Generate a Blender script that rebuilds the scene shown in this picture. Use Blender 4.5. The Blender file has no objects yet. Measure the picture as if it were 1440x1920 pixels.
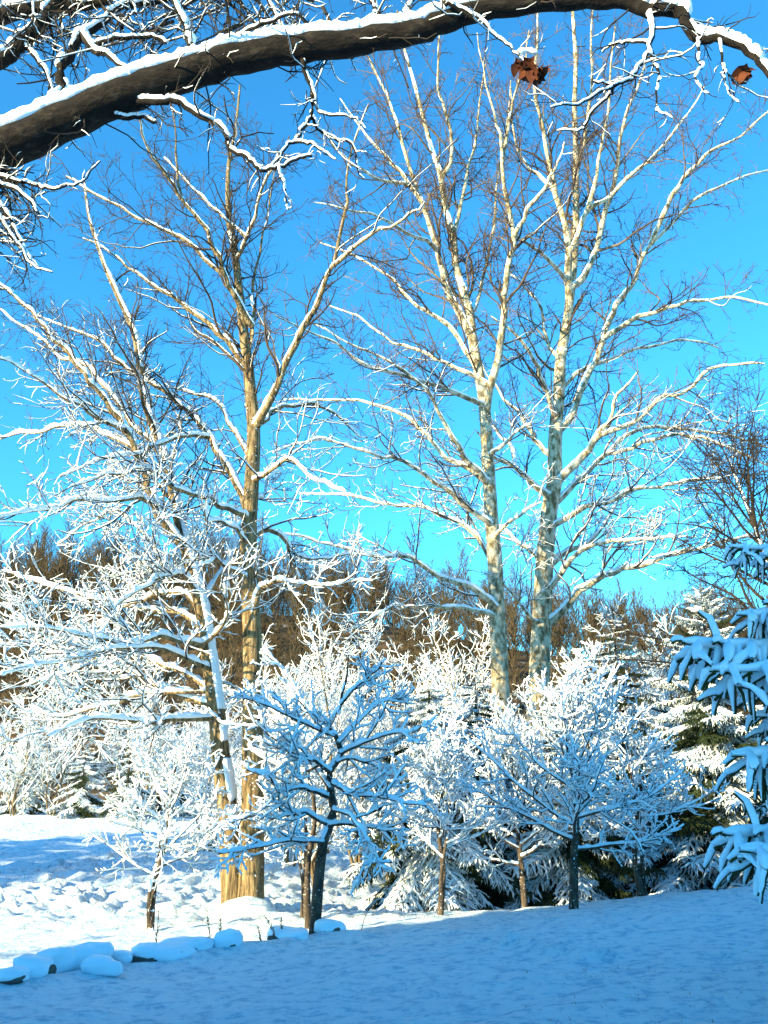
import bpy, math
import numpy as np

SC = bpy.context.scene
COL = SC.collection
rng = np.random.default_rng(7)
PI = math.pi

# ------------------------------------------------------------------ camera
F_PX, TILT, EYE = 1700.0, math.radians(15.5), 1.7
cam_d = bpy.data.cameras.new('camera')
cam_d.sensor_fit = 'VERTICAL'; cam_d.sensor_height = 36.0
cam_d.lens = F_PX / 1920 * 36.0
cam_d.clip_start = 0.1; cam_d.clip_end = 3000
cam = bpy.data.objects.new('camera', cam_d); COL.objects.link(cam)
cam.location = (0, 0, EYE); cam.rotation_euler = (PI / 2 + TILT, 0, 0)
SC.camera = cam

# ------------------------------------------------------------------ world, sun, exposure
SUN_EL = math.radians(17.0)
SUN_TO = np.array([0.80, 0.60])                 # the way the light travels, seen from above
SUN_ROT = math.atan2(-SUN_TO[0], -SUN_TO[1])
world = bpy.data.worlds.new('World'); SC.world = world; world.use_nodes = True
wn = world.node_tree.nodes; wl = world.node_tree.links; wn.clear()
sky = wn.new('ShaderNodeTexSky'); sky.sky_type = 'NISHITA'; sky.sun_disc = False
sky.sun_elevation = SUN_EL; sky.sun_rotation = SUN_ROT
sky.air_density = 1.0; sky.dust_density = 0.3; sky.ozone_density = 2.0
tint = wn.new('ShaderNodeMix'); tint.data_type = 'RGBA'; tint.blend_type = 'MULTIPLY'
tint.inputs['Factor'].default_value = 1.0
tint.inputs['B'].default_value = (0.20, 0.83, 1.12, 1)   # deep winter blue, the same all over the sky
bg = wn.new('ShaderNodeBackground'); bg.inputs['Strength'].default_value = 0.112
wo = wn.new('ShaderNodeOutputWorld')
wl.new(sky.outputs[0], tint.inputs['A']); wl.new(tint.outputs['Result'], bg.inputs[0]); wl.new(bg.outputs[0], wo.inputs[0])
sun_d = bpy.data.lights.new('sun', 'SUN'); sun_d.energy = 5.0; sun_d.angle = math.radians(0.7)
sun_d.color = (1.0, 0.81, 0.46)
sun = bpy.data.objects.new('sun', sun_d); COL.objects.link(sun)
sun.rotation_euler = (PI / 2 - SUN_EL, 0, -math.atan2(SUN_TO[0], SUN_TO[1]))
sun.location = (-20, -15, 20)
vs = SC.view_settings
vs.view_transform = 'Standard'; vs.look = 'None'; vs.exposure = 1.8; vs.gamma = 1.0; vs.use_curve_mapping = False
SC.cycles.max_bounces = 6; SC.cycles.diffuse_bounces = 3; SC.cycles.glossy_bounces = 1
SC.cycles.transparent_max_bounces = 2; SC.cycles.use_denoising = True

# ------------------------------------------------------------------ helpers
CT, ST = math.cos(TILT), math.sin(TILT)
def px(u, v, Y):
    """photo pixel -> point on its ray at ground distance Y"""
    a, b = (u - 720) / F_PX, (960 - v) / F_PX
    d = np.array([a, CT - b * ST, ST + b * CT])
    return np.array([0, 0, EYE]) + d * (Y / d[1])
def mpp(Y): return Y / (CT * F_PX) * 1.0        # metres per photo pixel, near enough
def nrm(a): return a / np.maximum(np.linalg.norm(a, axis=-1, keepdims=True), 1e-9)
_vg = {}
def vnoise(x, y, seed=0):
    if seed not in _vg: _vg[seed] = np.random.default_rng(seed).random((128, 128))
    g = _vg[seed]
    xi, yi = np.floor(x).astype(int), np.floor(y).astype(int)
    fx, fy = x - xi, y - yi
    fx, fy = fx * fx * (3 - 2 * fx), fy * fy * (3 - 2 * fy)
    a, b = g[xi % 128, yi % 128], g[(xi + 1) % 128, yi % 128]
    c, d = g[xi % 128, (yi + 1) % 128], g[(xi + 1) % 128, (yi + 1) % 128]
    return (a * (1 - fx) + b * fx) * (1 - fy) + (c * (1 - fx) + d * fx) * fy
def sstep(a, b, x):
    t = np.clip((x - a) / (b - a), 0, 1); return t * t * (3 - 2 * t)

def mesh(name, V, F, smooth=True):
    """V (n,3); F list of arrays (m,3) or (m,4)"""
    if not isinstance(F, list): F = [F]
    V = np.asarray(V, np.float32)
    me = bpy.data.meshes.new(name)
    me.vertices.add(len(V)); me.vertices.foreach_set('co', V.ravel())
    li = np.concatenate([f.ravel() for f in F]).astype(np.int32)
    tot = np.concatenate([np.full(len(f), f.shape[1]) for f in F]).astype(np.int32)
    st = np.concatenate([[0], np.cumsum(tot)[:-1]]).astype(np.int32)
    me.loops.add(len(li)); me.loops.foreach_set('vertex_index', li)
    me.polygons.add(len(tot)); me.polygons.foreach_set('loop_start', st); me.polygons.foreach_set('loop_total', tot)
    me.polygons.foreach_set('use_smooth', np.full(len(tot), smooth))
    me.update(calc_edges=True)
    return me
def link(name, me, mat=None, parent=None, kind=None, label=None):
    o = bpy.data.objects.new(name, me)
    if mat is not None and me is not None and not len(me.materials): me.materials.append(mat)
    COL.objects.link(o)
    if parent is not None: o.parent = parent
    if kind: o['kind'] = kind
    if label: o['label'] = label
    return o
def thing(name, label, cat, loc=(0, 0, 0), group=None, rz=0, sc=1):
    o = bpy.data.objects.new(name, None); COL.objects.link(o)
    o.empty_display_size = 0.2
    o.location = [float(c) for c in loc]; o.rotation_euler = (0, 0, rz); o.scale = (sc, sc, sc) if np.isscalar(sc) else sc
    return tag(o, label, cat, group)
def tag(o, label, cat, group=None):
    o['label'] = label; o['category'] = cat
    if group: o['group'] = group
    return o
def copy_tree(o, parent=None):
    c = o.copy(); COL.objects.link(c); c.parent = parent
    for ch in o.children: copy_tree(ch, c)
    return c

# ---- tubes
def frames(P):
    T = nrm(np.gradient(P, axis=1))
    d = P[:, -1] - P[:, 0]
    ref = np.cross(d, [0, 0, 1.0])
    bad = np.linalg.norm(ref, axis=1) < 0.12 * np.linalg.norm(d, axis=1)
    ref[bad] = [1, 0, 0]
    ref = nrm(ref)[:, None, :]
    U = nrm(ref - (ref * T).sum(-1, keepdims=True) * T)
    W = np.cross(U, T)
    s = np.sign(W[..., 2:3]); s[s == 0] = 1
    return T, U, W * s
def tube(P, RU, RW, S, ph=None, fr=None):
    N, K, _ = P.shape
    T, U, W = fr if fr else frames(P)
    a = np.arange(S) * 2 * PI / S
    if ph is None: ph = 0.0
    a = a[None, None, :] + (ph if np.isscalar(ph) else ph[:, None, None])
    V = P[:, :, None, :] + (RU[..., None] * np.cos(a))[..., None] * U[:, :, None, :] + (RW[..., None] * np.sin(a))[..., None] * W[:, :, None, :]
    idx = np.arange(N * K * S).reshape(N, K, S)
    q = np.stack([idx[:, :-1], np.roll(idx[:, :-1], -1, 2), np.roll(idx[:, 1:], -1, 2), idx[:, 1:]], -1).reshape(-1, 4)
    return V.reshape(-1, 3), q
def merge(parts):
    Vs, Fs, n = [], [], 0
    for V, q in parts:
        Vs.append(V); Fs.append(q + n); n += len(V)
    return np.concatenate(Vs), Fs
def snow_tube(P, R, amt, S=4, lo=0.25, hi=0.75, r=rng, patch=0.75, lump=0.35):
    """snow lying along the top of branches"""
    N, K, _ = P.shape
    T, U, W = frames(P)
    h = np.sqrt(np.clip(1 - T[..., 2] ** 2, 0, 1))
    hf = np.clip((h - lo) / (hi - lo), 0, 1)
    n = r.random((N, K)); n = 0.5 * n + 0.25 * (np.roll(n, 1, 1) + np.roll(n, -1, 1))
    cov = np.clip((n + r.random((N, 1)) * 0.5 - (1 - patch) * 0.9) * 3, 0, 1)
    s = amt * hf * cov * (1 + lump * (r.random((N, K)) - 0.5) * 2)
    on = np.clip(s / (0.25 * np.maximum(amt, 1e-6)), 0, 1)
    wu = (0.92 * R + 0.55 * s) * on + 0.2 * R * (1 - on)
    ww = (0.35 * R + 0.65 * s) * on + 0.2 * R * (1 - on)
    wu[:, -1] *= 0.4; ww[:, -1] *= 0.4; wu[:, 0] *= 0.7
    C = P + W * ((0.62 * R + 0.45 * s) * on)[..., None]
    keep = s.max(1) > 0.1 * np.max(amt) if np.ndim(amt) else s.max(1) > 0.1 * amt
    if keep.sum() == 0: keep[0] = True
    return tube(C[keep], wu[keep], ww[keep], S, PI / 4 if S == 4 else PI / 6)

# ---- growth
def resample(pts, K):
    pts = np.asarray(pts, float)
    p = np.vstack([2 * pts[0] - pts[1], pts, 2 * pts[-1] - pts[-2]])
    n = len(pts) - 1
    t = np.linspace(0, n - 1e-6, K); i = t.astype(int); f = (t - i)[:, None]
    a, b, c, d = p[i], p[i + 1], p[i + 2], p[i + 3]
    return 0.5 * (2 * b + (c - a) * f + (2 * a - 5 * b + 4 * c - d) * f ** 2 + (3 * b - a - 3 * c + d) * f ** 3)
def grow(P, R, dens, L, ang, K, up=0.1, jit=0.12, t0=0.1, rmul=0.6, rmax=1.0, rend=0.3, r=rng, flat=0.0, lenpow=0.6, grav=None, rmin=0.0):
    """children branches on every parent branch; dens per metre"""
    N, KP, _ = P.shape
    seg = np.linalg.norm(np.diff(P, axis=1), axis=2); PL = seg.sum(1)
    n = np.maximum(0, np.floor(PL * dens + r.random(N))).astype(int)
    pi = np.repeat(np.arange(N), n); M = len(pi)
    if M == 0: return np.zeros((0, K, 3)), np.zeros((0, K))
    t = t0 + (1 - t0) * r.random(M)
    x = t * (KP - 1); i = np.minimum(x.astype(int), KP - 2); f = (x - i)[:, None]
    B = P[pi, i] * (1 - f) + P[pi, i + 1] * f
    T = nrm(P[pi, i + 1] - P[pi, i])
    rp = R[pi, i] * (1 - f[:, 0]) + R[pi, i + 1] * f[:, 0]
    q = r.normal(size=(M, 3)); q[:, 2] *= (1 - flat)
    q = nrm(q - (q * T).sum(1, keepdims=True) * T)
    a = np.radians(ang) * (0.65 + 0.7 * r.random(M))[:, None]
    d = np.cos(a) * T + np.sin(a) * q
    ln = L * (0.45 + 0.75 * r.random(M)) * (1.05 - t) ** lenpow
    ln = np.minimum(ln, PL[pi] * 0.9)
    C = np.zeros((M, K, 3)); C[:, 0] = B
    st = (ln / (K - 1))[:, None]
    for k in range(1, K):
        u = up if np.isscalar(up) else up[k - 1]
        d = nrm(d + jit * r.normal(size=(M, 3)) + np.array([0, 0, u]))
        C[:, k] = C[:, k - 1] + d * st
    r0 = np.maximum(np.minimum(rp * rmul, rmax), rmin)
    RR = r0[:, None] * (1 - (1 - rend) * np.linspace(0, 1, K)[None, :])
    return C, RR

# ------------------------------------------------------------------ materials
def mat(name): 
    m = bpy.data.materials.new(name); m.use_nodes = True
    nt = m.node_tree; b = nt.nodes['Principled BSDF']
    return m, nt, b
def nz(nt, scale, detail=3, rough=0.6, coord='Object', vec=None, stretch=None):
    n = nt.nodes.new('ShaderNodeTexNoise'); n.inputs['Scale'].default_value = scale
    n.inputs['Detail'].default_value = detail; n.inputs['Roughness'].default_value = rough
    c = nt.nodes.new('ShaderNodeTexCoord'); src = c.outputs[coord]
    if stretch:
        mp = nt.nodes.new('ShaderNodeMapping'); mp.inputs['Scale'].default_value = stretch
        nt.links.new(src, mp.inputs[0]); src = mp.outputs[0]
    nt.links.new(src, n.inputs['Vector'])
    return n
def ramp(nt, src, stops):
    r = nt.nodes.new('ShaderNodeValToRGB'); e = r.color_ramp.elements
    while len(e) < len(stops): e.new(0.5)
    for el, (p, c) in zip(e, stops): el.position = p; el.color = (*c, 1)
    nt.links.new(src, r.inputs[0]); return r
def bump(nt, b, src, strength, dist):
    bp = nt.nodes.new('ShaderNodeBump'); bp.inputs['Strength'].default_value = strength; bp.inputs['Distance'].default_value = dist
    nt.links.new(src, bp.inputs['Height']); nt.links.new(bp.outputs[0], b.inputs['Normal'])
def bark(name, stops, scale, stretch=(1, 1, 0.25), bs=0.6, bd=0.03, rough=0.9, fine=None):
    m, nt, b = mat(name)
    n = nz(nt, scale, 5, 0.65, stretch=stretch)
    r = ramp(nt, n.outputs['Fac'], stops)
    nt.links.new(r.outputs[0], b.inputs['Base Color'])
    b.inputs['Roughness'].default_value = rough; b.inputs['Specular IOR Level'].default_value = 0.2
    if bs: bump(nt, b, n.outputs['Fac'], bs, bd)
    return m
def snow_mat(name, bscale, bd, strength=0.5, detail=4, thin=False):
    m, nt, b = mat(name)
    n0 = nz(nt, 0.9, 3)
    r = ramp(nt, n0.outputs['Fac'], [(0.3, (0.75, 0.86, 0.93)), (0.7, (0.82, 0.90, 0.95))])
    nt.links.new(r.outputs[0], b.inputs['Base Color'])
    if thin:
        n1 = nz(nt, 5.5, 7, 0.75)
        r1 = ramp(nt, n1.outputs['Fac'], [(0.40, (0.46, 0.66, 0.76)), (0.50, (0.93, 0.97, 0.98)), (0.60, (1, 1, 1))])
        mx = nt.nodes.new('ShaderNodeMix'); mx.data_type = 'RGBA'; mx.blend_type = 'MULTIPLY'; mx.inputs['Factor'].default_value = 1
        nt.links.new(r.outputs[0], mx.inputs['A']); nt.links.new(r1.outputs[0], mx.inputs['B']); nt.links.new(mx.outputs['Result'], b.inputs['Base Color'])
    b.inputs['Roughness'].default_value = 0.65; b.inputs['Specular IOR Level'].default_value = 0.25
    n = nz(nt, bscale, detail, 0.7); bump(nt, b, n.outputs['Fac'], strength, bd)
    return m
SNOW = snow_mat('snow', 22, 0.012)
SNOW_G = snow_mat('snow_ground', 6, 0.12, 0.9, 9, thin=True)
M_SYC = bark('sycamore_bark', [(0.38, (0.11, 0.09, 0.05)), (0.47, (0.28, 0.23, 0.14)), (0.54, (0.47, 0.42, 0.31)), (0.74, (0.60, 0.55, 0.43))], 6.5, (1, 1, 0.5), 0.25, 0.01)
M_SYCT = bark('sycamore_twig_bark', [(0.3, (0.03, 0.021, 0.018)), (0.5, (0.09, 0.062, 0.046)), (0.75, (0.28, 0.22, 0.15))], 0.6, (1, 1, 1), 0)
M_TUL = bark('tulip_bark', [(0.36, (0.04, 0.028, 0.014)), (0.48, (0.17, 0.12, 0.058)), (0.62, (0.32, 0.24, 0.125))], 13, (1, 1, 0.14), 1.0, 0.07)
def flecks(m, thr, scale):
    nt = m.node_tree; b = nt.nodes['Principled BSDF']; src = b.inputs['Base Color'].links[0].from_socket
    n = nz(nt, scale, 2, .5); rr = ramp(nt, n.outputs['Fac'], [(thr, (0, 0, 0)), (thr + .03, (1, 1, 1))])
    mx = nt.nodes.new('ShaderNodeMix'); mx.data_type = 'RGBA'; mx.inputs['B'].default_value = (.8, .88, .94, 1)
    nt.links.new(rr.outputs[0], mx.inputs['Factor']); nt.links.new(src, mx.inputs['A']); nt.links.new(mx.outputs['Result'], b.inputs['Base Color'])
flecks(M_TUL, .69, 16)
M_TULT = bark('tulip_twig_bark', [(0.3, (0.025, 0.018, 0.014)), (0.65, (0.085, 0.06, 0.038))], 1.0, (1, 1, 1), 0)
M_OAK = bark('oak_bark', [(0.35, (0.004, 0.003, 0.0025)), (0.55, (0.010, 0.008, 0.006)), (0.72, (0.038, 0.032, 0.024))], 14, (0.5, 1, 1), 1.0, 0.03)
M_OAKT = bark('oak_twig_bark', [(0.3, (0.015, 0.012, 0.010)), (0.7, (0.05, 0.04, 0.03))], 3, (1, 1, 1), 0)
M_DOG = bark('dogwood_bark', [(0.35, (0.025, 0.02, 0.016)), (0.6, (0.09, 0.07, 0.05))], 16, (1, 1, 0.4), 0.8, 0.015)
flecks(M_DOG, .68, 34)
M_SHRUB = bark('shrub_bark', [(0.3, (0.10, 0.07, 0.04)), (0.7, (0.26, 0.19, 0.10))], 2, (1, 1, 1), 0)
M_FAR = bark('far_wood_bark', [(0.3, (0.04, 0.030, 0.016)), (0.5, (0.075, 0.056, 0.030)), (0.72, (0.12, 0.092, 0.05))], 0.09, (1, 1, 1), 0)
M_NEED = bark('spruce_needles', [(0.3, (0.012, 0.022, 0.010)), (0.7, (0.045, 0.065, 0.022))], 3, (1, 1, 1), 0)
M_ROCK = bark('field_stone', [(0.3, (0.05, 0.045, 0.04)), (0.7, (0.16, 0.14, 0.12))], 6, (1, 1, 1), 1.0, 0.03)
M_WEED = bark('dry_weed', [(0.3, (0.10, 0.075, 0.045)), (0.7, (0.22, 0.17, 0.10))], 5, (1, 1, 1), 0)
M_LEAF = bark('dead_leaf', [(0.3, (0.035, 0.010, 0.005)), (0.7, (0.11, 0.032, 0.012))], 8, (1, 1, 1), 0)
M_LITTER = bark('leaf_litter', [(0.35, (0.06, 0.04, 0.02)), (0.6, (0.13, 0.09, 0.05)), (0.75, (0.5, 0.5, 0.5))], 0.4, (1, 1, 1), 0)
M_SIDING = bark('house_siding', [(0.3, (0.07, 0.075, 0.08)), (0.7, (0.11, 0.115, 0.12))], 3, (4, 4, 0.4), 0.3, 0.01)
M_TRIM = bark('house_trim', [(0.3, (0.7, 0.7, 0.68)), (0.7, (0.78, 0.78, 0.76))], 3, (1, 1, 1), 0)
M_GLASS, _nt, _b = mat('window_glass'); _b.inputs['Base Color'].default_value = (0.03, 0.035, 0.04, 1); _b.inputs['Roughness'].default_value = 0.05

# ------------------------------------------------------------------ ground
CP = [(0, 1920, 8.6), (720, 1920, 8.0), (1440, 1920, 7.2), (0, 1850, 11.0), (0, 1810, 12.6), (300, 1815, 12.6), (600, 1755, 14.5),
      (1075, 1702, 16.5), (1440, 1662, 17.5), (275, 1732, 17.5), (460, 1712, 19.0), (820, 1716, 17.4), (1213, 1682, 18.6),
      (0, 1700, 20.5), (0, 1640, 28.0), (0, 1570, 45.0), (0, 1530, 64.0), (400, 1640, 28), (400, 1560, 48), (400, 1530, 64)]
cpts = [px(*c) for c in CP] + [np.array(p) for p in [(0, 0, 0), (-6, 2, -0.1), (6, 2, 0.25), (2, 22.5, -1.75), (9, 23.5, -1.35), (6, 30, -2.0), (14, 30, -1.6),
         (10, 60, -2.0), (30, 60, -1.5), (16, 14, 0.35), (-16, 8, -1.2), (-25, 25, -1.7), (0, 35, -1.9), (-12, -4, -0.5), (8, -8, 0.4)]]
cpts = np.array(cpts)
def _tp(a, b):
    r2 = ((a[:, None, :] - b[None, :, :]) ** 2).sum(-1)
    return np.where(r2 > 1e-9, 0.5 * r2 * np.log(np.maximum(r2, 1e-9)), 0)
_A = cpts[:, :2]; _n = len(_A)
_K = np.block([[_tp(_A, _A) + 0.5 * np.eye(_n), np.c_[np.ones(_n), _A]], [np.c_[np.ones(_n), _A].T, np.zeros((3, 3))]])
_w = np.linalg.solve(_K, np.r_[cpts[:, 2], 0, 0, 0])
def hill_h(x, y):
    top = 31 - 0.055 * (x + 60) - 5 * sstep(-10, 40, x)
    return np.clip(top, 5, 40) * sstep(78, 165, y) + 2.0 * (vnoise(x / 30 + 9, y / 30 + 9, 5) - 0.5) * sstep(90, 130, y)
def ground_h(x, y):
    x = np.asarray(x, float); y = np.asarray(y, float)
    xc, yc = np.clip(x, -30, 30), np.clip(y, -10, 66)
    a = np.c_[xc.ravel(), yc.ravel()]
    h = np.empty(len(a))
    for i in range(0, len(a), 20000):
        s = a[i:i + 20000]; h[i:i + 20000] = _tp(s, _A) @ _w[:_n] + _w[_n] + s @ _w[_n + 1:]
    h = h.reshape(x.shape)
    f = np.maximum(sstep(28, 60, np.abs(x)), sstep(55, 75, y)); f = np.maximum(f, sstep(8, 20, -y))
    return h * (1 - f) + f * (-1.7 + 0 * x)
TRAIL = [px(870, 1765, 12.9), px(960, 1785, 12.1), px(1050, 1808, 11.2), px(1110, 1818, 10.8), px(1165, 1823, 10.6)]
def ground_detail(x, y):
    h = 0.05 * (vnoise(x * 0.9, y * 0.9, 1) - 0.5) + 0.045 * (vnoise(x * 2.2, y * 2.2, 2) - 0.5) + 0.055 * (vnoise(x * 4.6, y * 4.1, 3) - 0.5)
    rough = sstep(16.5, 20, y) * (1 - sstep(-1, 3, x))          # tussocky meadow beyond the mown lawn
    h += rough * (0.18 * (vnoise(x * 2.2 + 5, y * 1.8, 11) - 0.45) + 0.22 * (vnoise(x * 4.2, y * 3.5, 12) - 0.5) ** 2 * 4 + 0.10 * (vnoise(x * 4.7, y * 4.5, 13) - 0.5))
    for a, b in zip(TRAIL[:-1], TRAIL[1:]):
        d = b[:2] - a[:2]; L = np.linalg.norm(d); d = d / L
        t = np.clip((x - a[0]) * d[0] + (y - a[1]) * d[1], 0, L)
        r = np.hypot(x - a[0] - t * d[0], y - a[1] - t * d[1])
        h += 0.07 * np.exp(-(r / 0.11) ** 2) * (0.6 + 0.8 * vnoise(t * 6, x * 3, 21))
    return h
STL = [px(-60, 1872, 10.8), px(90, 1838, 11.5), px(230, 1824, 12.3), px(420, 1806, 13.3), px(560, 1788, 14.0), px(640, 1778, 14.4)]
def berm(x, y):
    h = 0 * x
    for a, b in zip(STL[:-1], STL[1:]):
        d = b[:2] - a[:2]; L_ = np.linalg.norm(d); d = d / L_
        t = np.clip((x - a[0]) * d[0] + (y - a[1]) * d[1], 0, L_)
        h = np.maximum(h, 0.09 * np.exp(-(np.hypot(x - a[0] - t * d[0], y - a[1] - t * d[1]) / 0.32) ** 2) * (.5 + vnoise(x * 1.7, y * 1.7, 31)))
    return h
def gz(x, y): return float(ground_h(np.array([x]), np.array([y]))[0])
xs = np.unique(np.r_[np.linspace(-600, -40, 15), np.linspace(-40, -10, 60), np.arange(-10, 10.01, 0.12), np.linspace(10, 40, 40), np.linspace(40, 600, 15)])
ys = np.unique(np.r_[np.linspace(-200, -5, 14), np.linspace(-5, 5, 20), np.arange(5, 24, 0.1), np.arange(24, 70, 0.5), np.linspace(70, 900, 30)])
gx, gy = np.meshgrid(xs, ys)
gh = ground_h(gx, gy) + ground_detail(gx, gy) * (gy > 3) * (gy < 80) + berm(gx, gy)
idx = np.arange(gx.size).reshape(gx.shape)
q = np.stack([idx[:-1, :-1], idx[:-1, 1:], idx[1:, 1:], idx[1:, :-1]], -1).reshape(-1, 4)
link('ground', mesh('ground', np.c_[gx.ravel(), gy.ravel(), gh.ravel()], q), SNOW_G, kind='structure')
hx, hy = np.meshgrid(np.linspace(-300, 300, 80), np.linspace(74, 420, 60))
hh = hill_h(hx, hy) * (1 - sstep(250, 420, hy)) - 1.85
hidx = np.arange(hx.size).reshape(hx.shape)
hq = np.stack([hidx[:-1, :-1], hidx[:-1, 1:], hidx[1:, 1:], hidx[1:, :-1]], -1).reshape(-1, 4)
link('hill', mesh('hill', np.c_[hx.ravel(), hy.ravel(), hh.ravel()], hq), M_LITTER, kind='structure')

# ------------------------------------------------------------------ traced trees
def trace(pts, y0, y1, w0, w1, K=None, r=rng, pw=0.8, wob=0.0):
    """pixel polyline -> 3-D branch; depth runs from y0 to y1; widths in photo pixels"""
    n = len(pts); tt = np.linspace(0, 1, n)
    P = np.array([px(u, v, y0 + (y1 - y0) * t) for (u, v), t in zip(pts, tt)])
    K = K or max(8, int(n * 2.2))
    P = resample(P, K); t = np.linspace(0, 1, K)
    if wob:
        g = r.normal(size=(max(4, K // 3), 3)); P = P + (wob * r.normal(size=P.shape) + wob * 2.2 * resample(g, K)) * np.minimum(1, t * 4)[:, None]
    R = 0.5 * (w0 + (w1 - w0) * t ** pw) * np.array([mpp(np.linalg.norm(p - [0, 0, EYE])) for p in P])
    return P, R
def stack(lst, K):
    return (np.stack([resample(p, K) for p, _ in lst]),
            np.stack([np.interp(np.linspace(0, 1, K), np.linspace(0, 1, len(rr)), rr) for _, rr in lst]))
def snap(lst, thr=1.5):
    out = [lst[0]]
    for P, R in lst[1:]:
        best, q, qi = 9e9, None, None
        for Q, _ in out:
            Qd = resample(Q, len(Q) * 4); d = np.linalg.norm(Qd - P[0], axis=1); k = d.argmin()
            if d[k] < best: best, q = d[k], Qd[k]
        if best < thr:
            t = np.linspace(0, 1, len(P))[:, None]; P = P + (q - P[0]) * (1 - t) ** 3
        out.append((P, R))
    return out
def limb_obj(name, P, R, m, root, snow_amt, S=10, lo=0.25, hi=0.7, snow_label=None, patch=0.8, lump=0.55, sS=8):
    base = np.array(root.location)
    Pb = P[None]; Rb = R[None]
    V, q = tube(Pb, Rb, Rb, S)
    o = link(name, mesh(name, V - base, q), m, root)
    if snow_amt is not None:
        K2 = len(P) * 3
        P2 = resample(P, K2)[None]; R2 = np.interp(np.linspace(0, 1, K2), np.linspace(0, 1, len(R)), R)[None]
        a = snow_amt if np.isscalar(snow_amt) else np.interp(np.linspace(0, 1, K2), np.linspace(0, 1, len(R)), snow_amt)[None]
        V, q = snow_tube(P2, R2, a, S=sS, lo=lo, hi=hi, patch=patch, lump=lump)
        link('snow', mesh('snow', V - base, q), SNOW, o)
    return o
def crown(root, levels, m, snow_fn=None, sides=3, name='twigs', lo=0.2, hi=0.7, patch=0.75, snow_levels=None, frac=1.0):
    base = np.array(root.location)
    o = link(name, mesh(name, *(lambda VF: (VF[0] - base, VF[1]))(merge([tube(P, R, R, sides if i else max(sides, 5)) for i, (P, R) in enumerate(levels) if len(P)]))), m, root, kind='stuff')
    if snow_fn:
        parts = []
        for i, (P, R) in enumerate(levels):
            if snow_levels is not None and i not in snow_levels: continue
            if not len(P): continue
            a = snow_fn(P, i) * np.ones(P.shape[:2])
            sel = (a.max(1) > 1e-3) & (rng.random(len(P)) < frac)
            if sel.sum() == 0: continue
            parts.append(snow_tube(P[sel], R[sel], a[sel], S=4 if i == 0 else 3, lo=lo, hi=hi, patch=patch))
        if parts:
            V, F = merge(parts)
            link('twig_snow', mesh('twig_snow', V - base, F), SNOW, o, kind='stuff')
    return o

# ---- the brown double tree: an upright stem and a leaning stem
def build_traced(root, trunk, limbs, m, mt, snow_z, cfg, limb_snow):
    """trunk: (P,R); limbs: list of (P,R)"""
    sn = snap([trunk] + limbs); limbs = sn[1:]
    limb_obj('trunk', trunk[0], trunk[1], m, root, limb_snow(trunk[0]), S=16, lo=cfg.get('tlo', 0.12), hi=0.5, patch=cfg.get('tpatch', 0.6))
    for P, R in limbs:
        limb_obj('limb', P, R, m, root, limb_snow(P), S=9, patch=0.78)
    L0 = stack(limbs + [(trunk[0][len(trunk[0]) // 3:], trunk[1][len(trunk[1]) // 3:])], 16)
    c0 = grow(*L0, cfg['d0'], cfg['l0'], 34, 16, up=cfg['u1'] * .5, jit=0.17, t0=0.15, rmul=0.5, rmax=cfg['r0'], rmin=0.015, rend=0.22)
    L0 = (np.concatenate([L0[0], c0[0]]), np.concatenate([L0[1], c0[1]]))
    c1 = grow(*L0, cfg['d1'], cfg['l1'], cfg['a1'], 8, up=cfg['u1'], jit=0.2, t0=0.12, rmul=0.5, rmax=cfg['r1'], rmin=0.010, rend=0.35)
    c2 = grow(*c1, cfg['d2'], cfg['l2'], 48, 6, up=cfg['u2'], jit=0.18 * cfg.get('jt', 1), t0=0.1, rmul=0.6, rmax=0.018, rmin=cfg['rm'] * 1.3, rend=0.5)
    c2b = grow(*L0, cfg['d2'] * 0.5, cfg['l2'], 55, 5, up=cfg['u2'], jit=0.16, t0=0.25, rmul=0.3, rmax=0.014, rmin=cfg['rm'], rend=0.5)
    c2 = (np.concatenate([c2[0], np.stack([resample(p, 6) for p in c2b[0]])]), np.concatenate([c2[1], c2b[1][:, [0, 1, 2, 3, 4, 4]]]))
    c3 = grow(*c2, cfg['d3'], cfg['l3'], 45, 4, up=cfg['u3'], jit=0.22 * cfg.get('jt', 1), t0=0.1, rmul=0.7, rmax=0.010, rmin=cfg['rm'], rend=0.6)
    lv = [c0, c1, c2, c3]
    crown(root, lv, mt, snow_z, lo=0.1, hi=0.6, patch=0.75)
    return L0, lv

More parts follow.
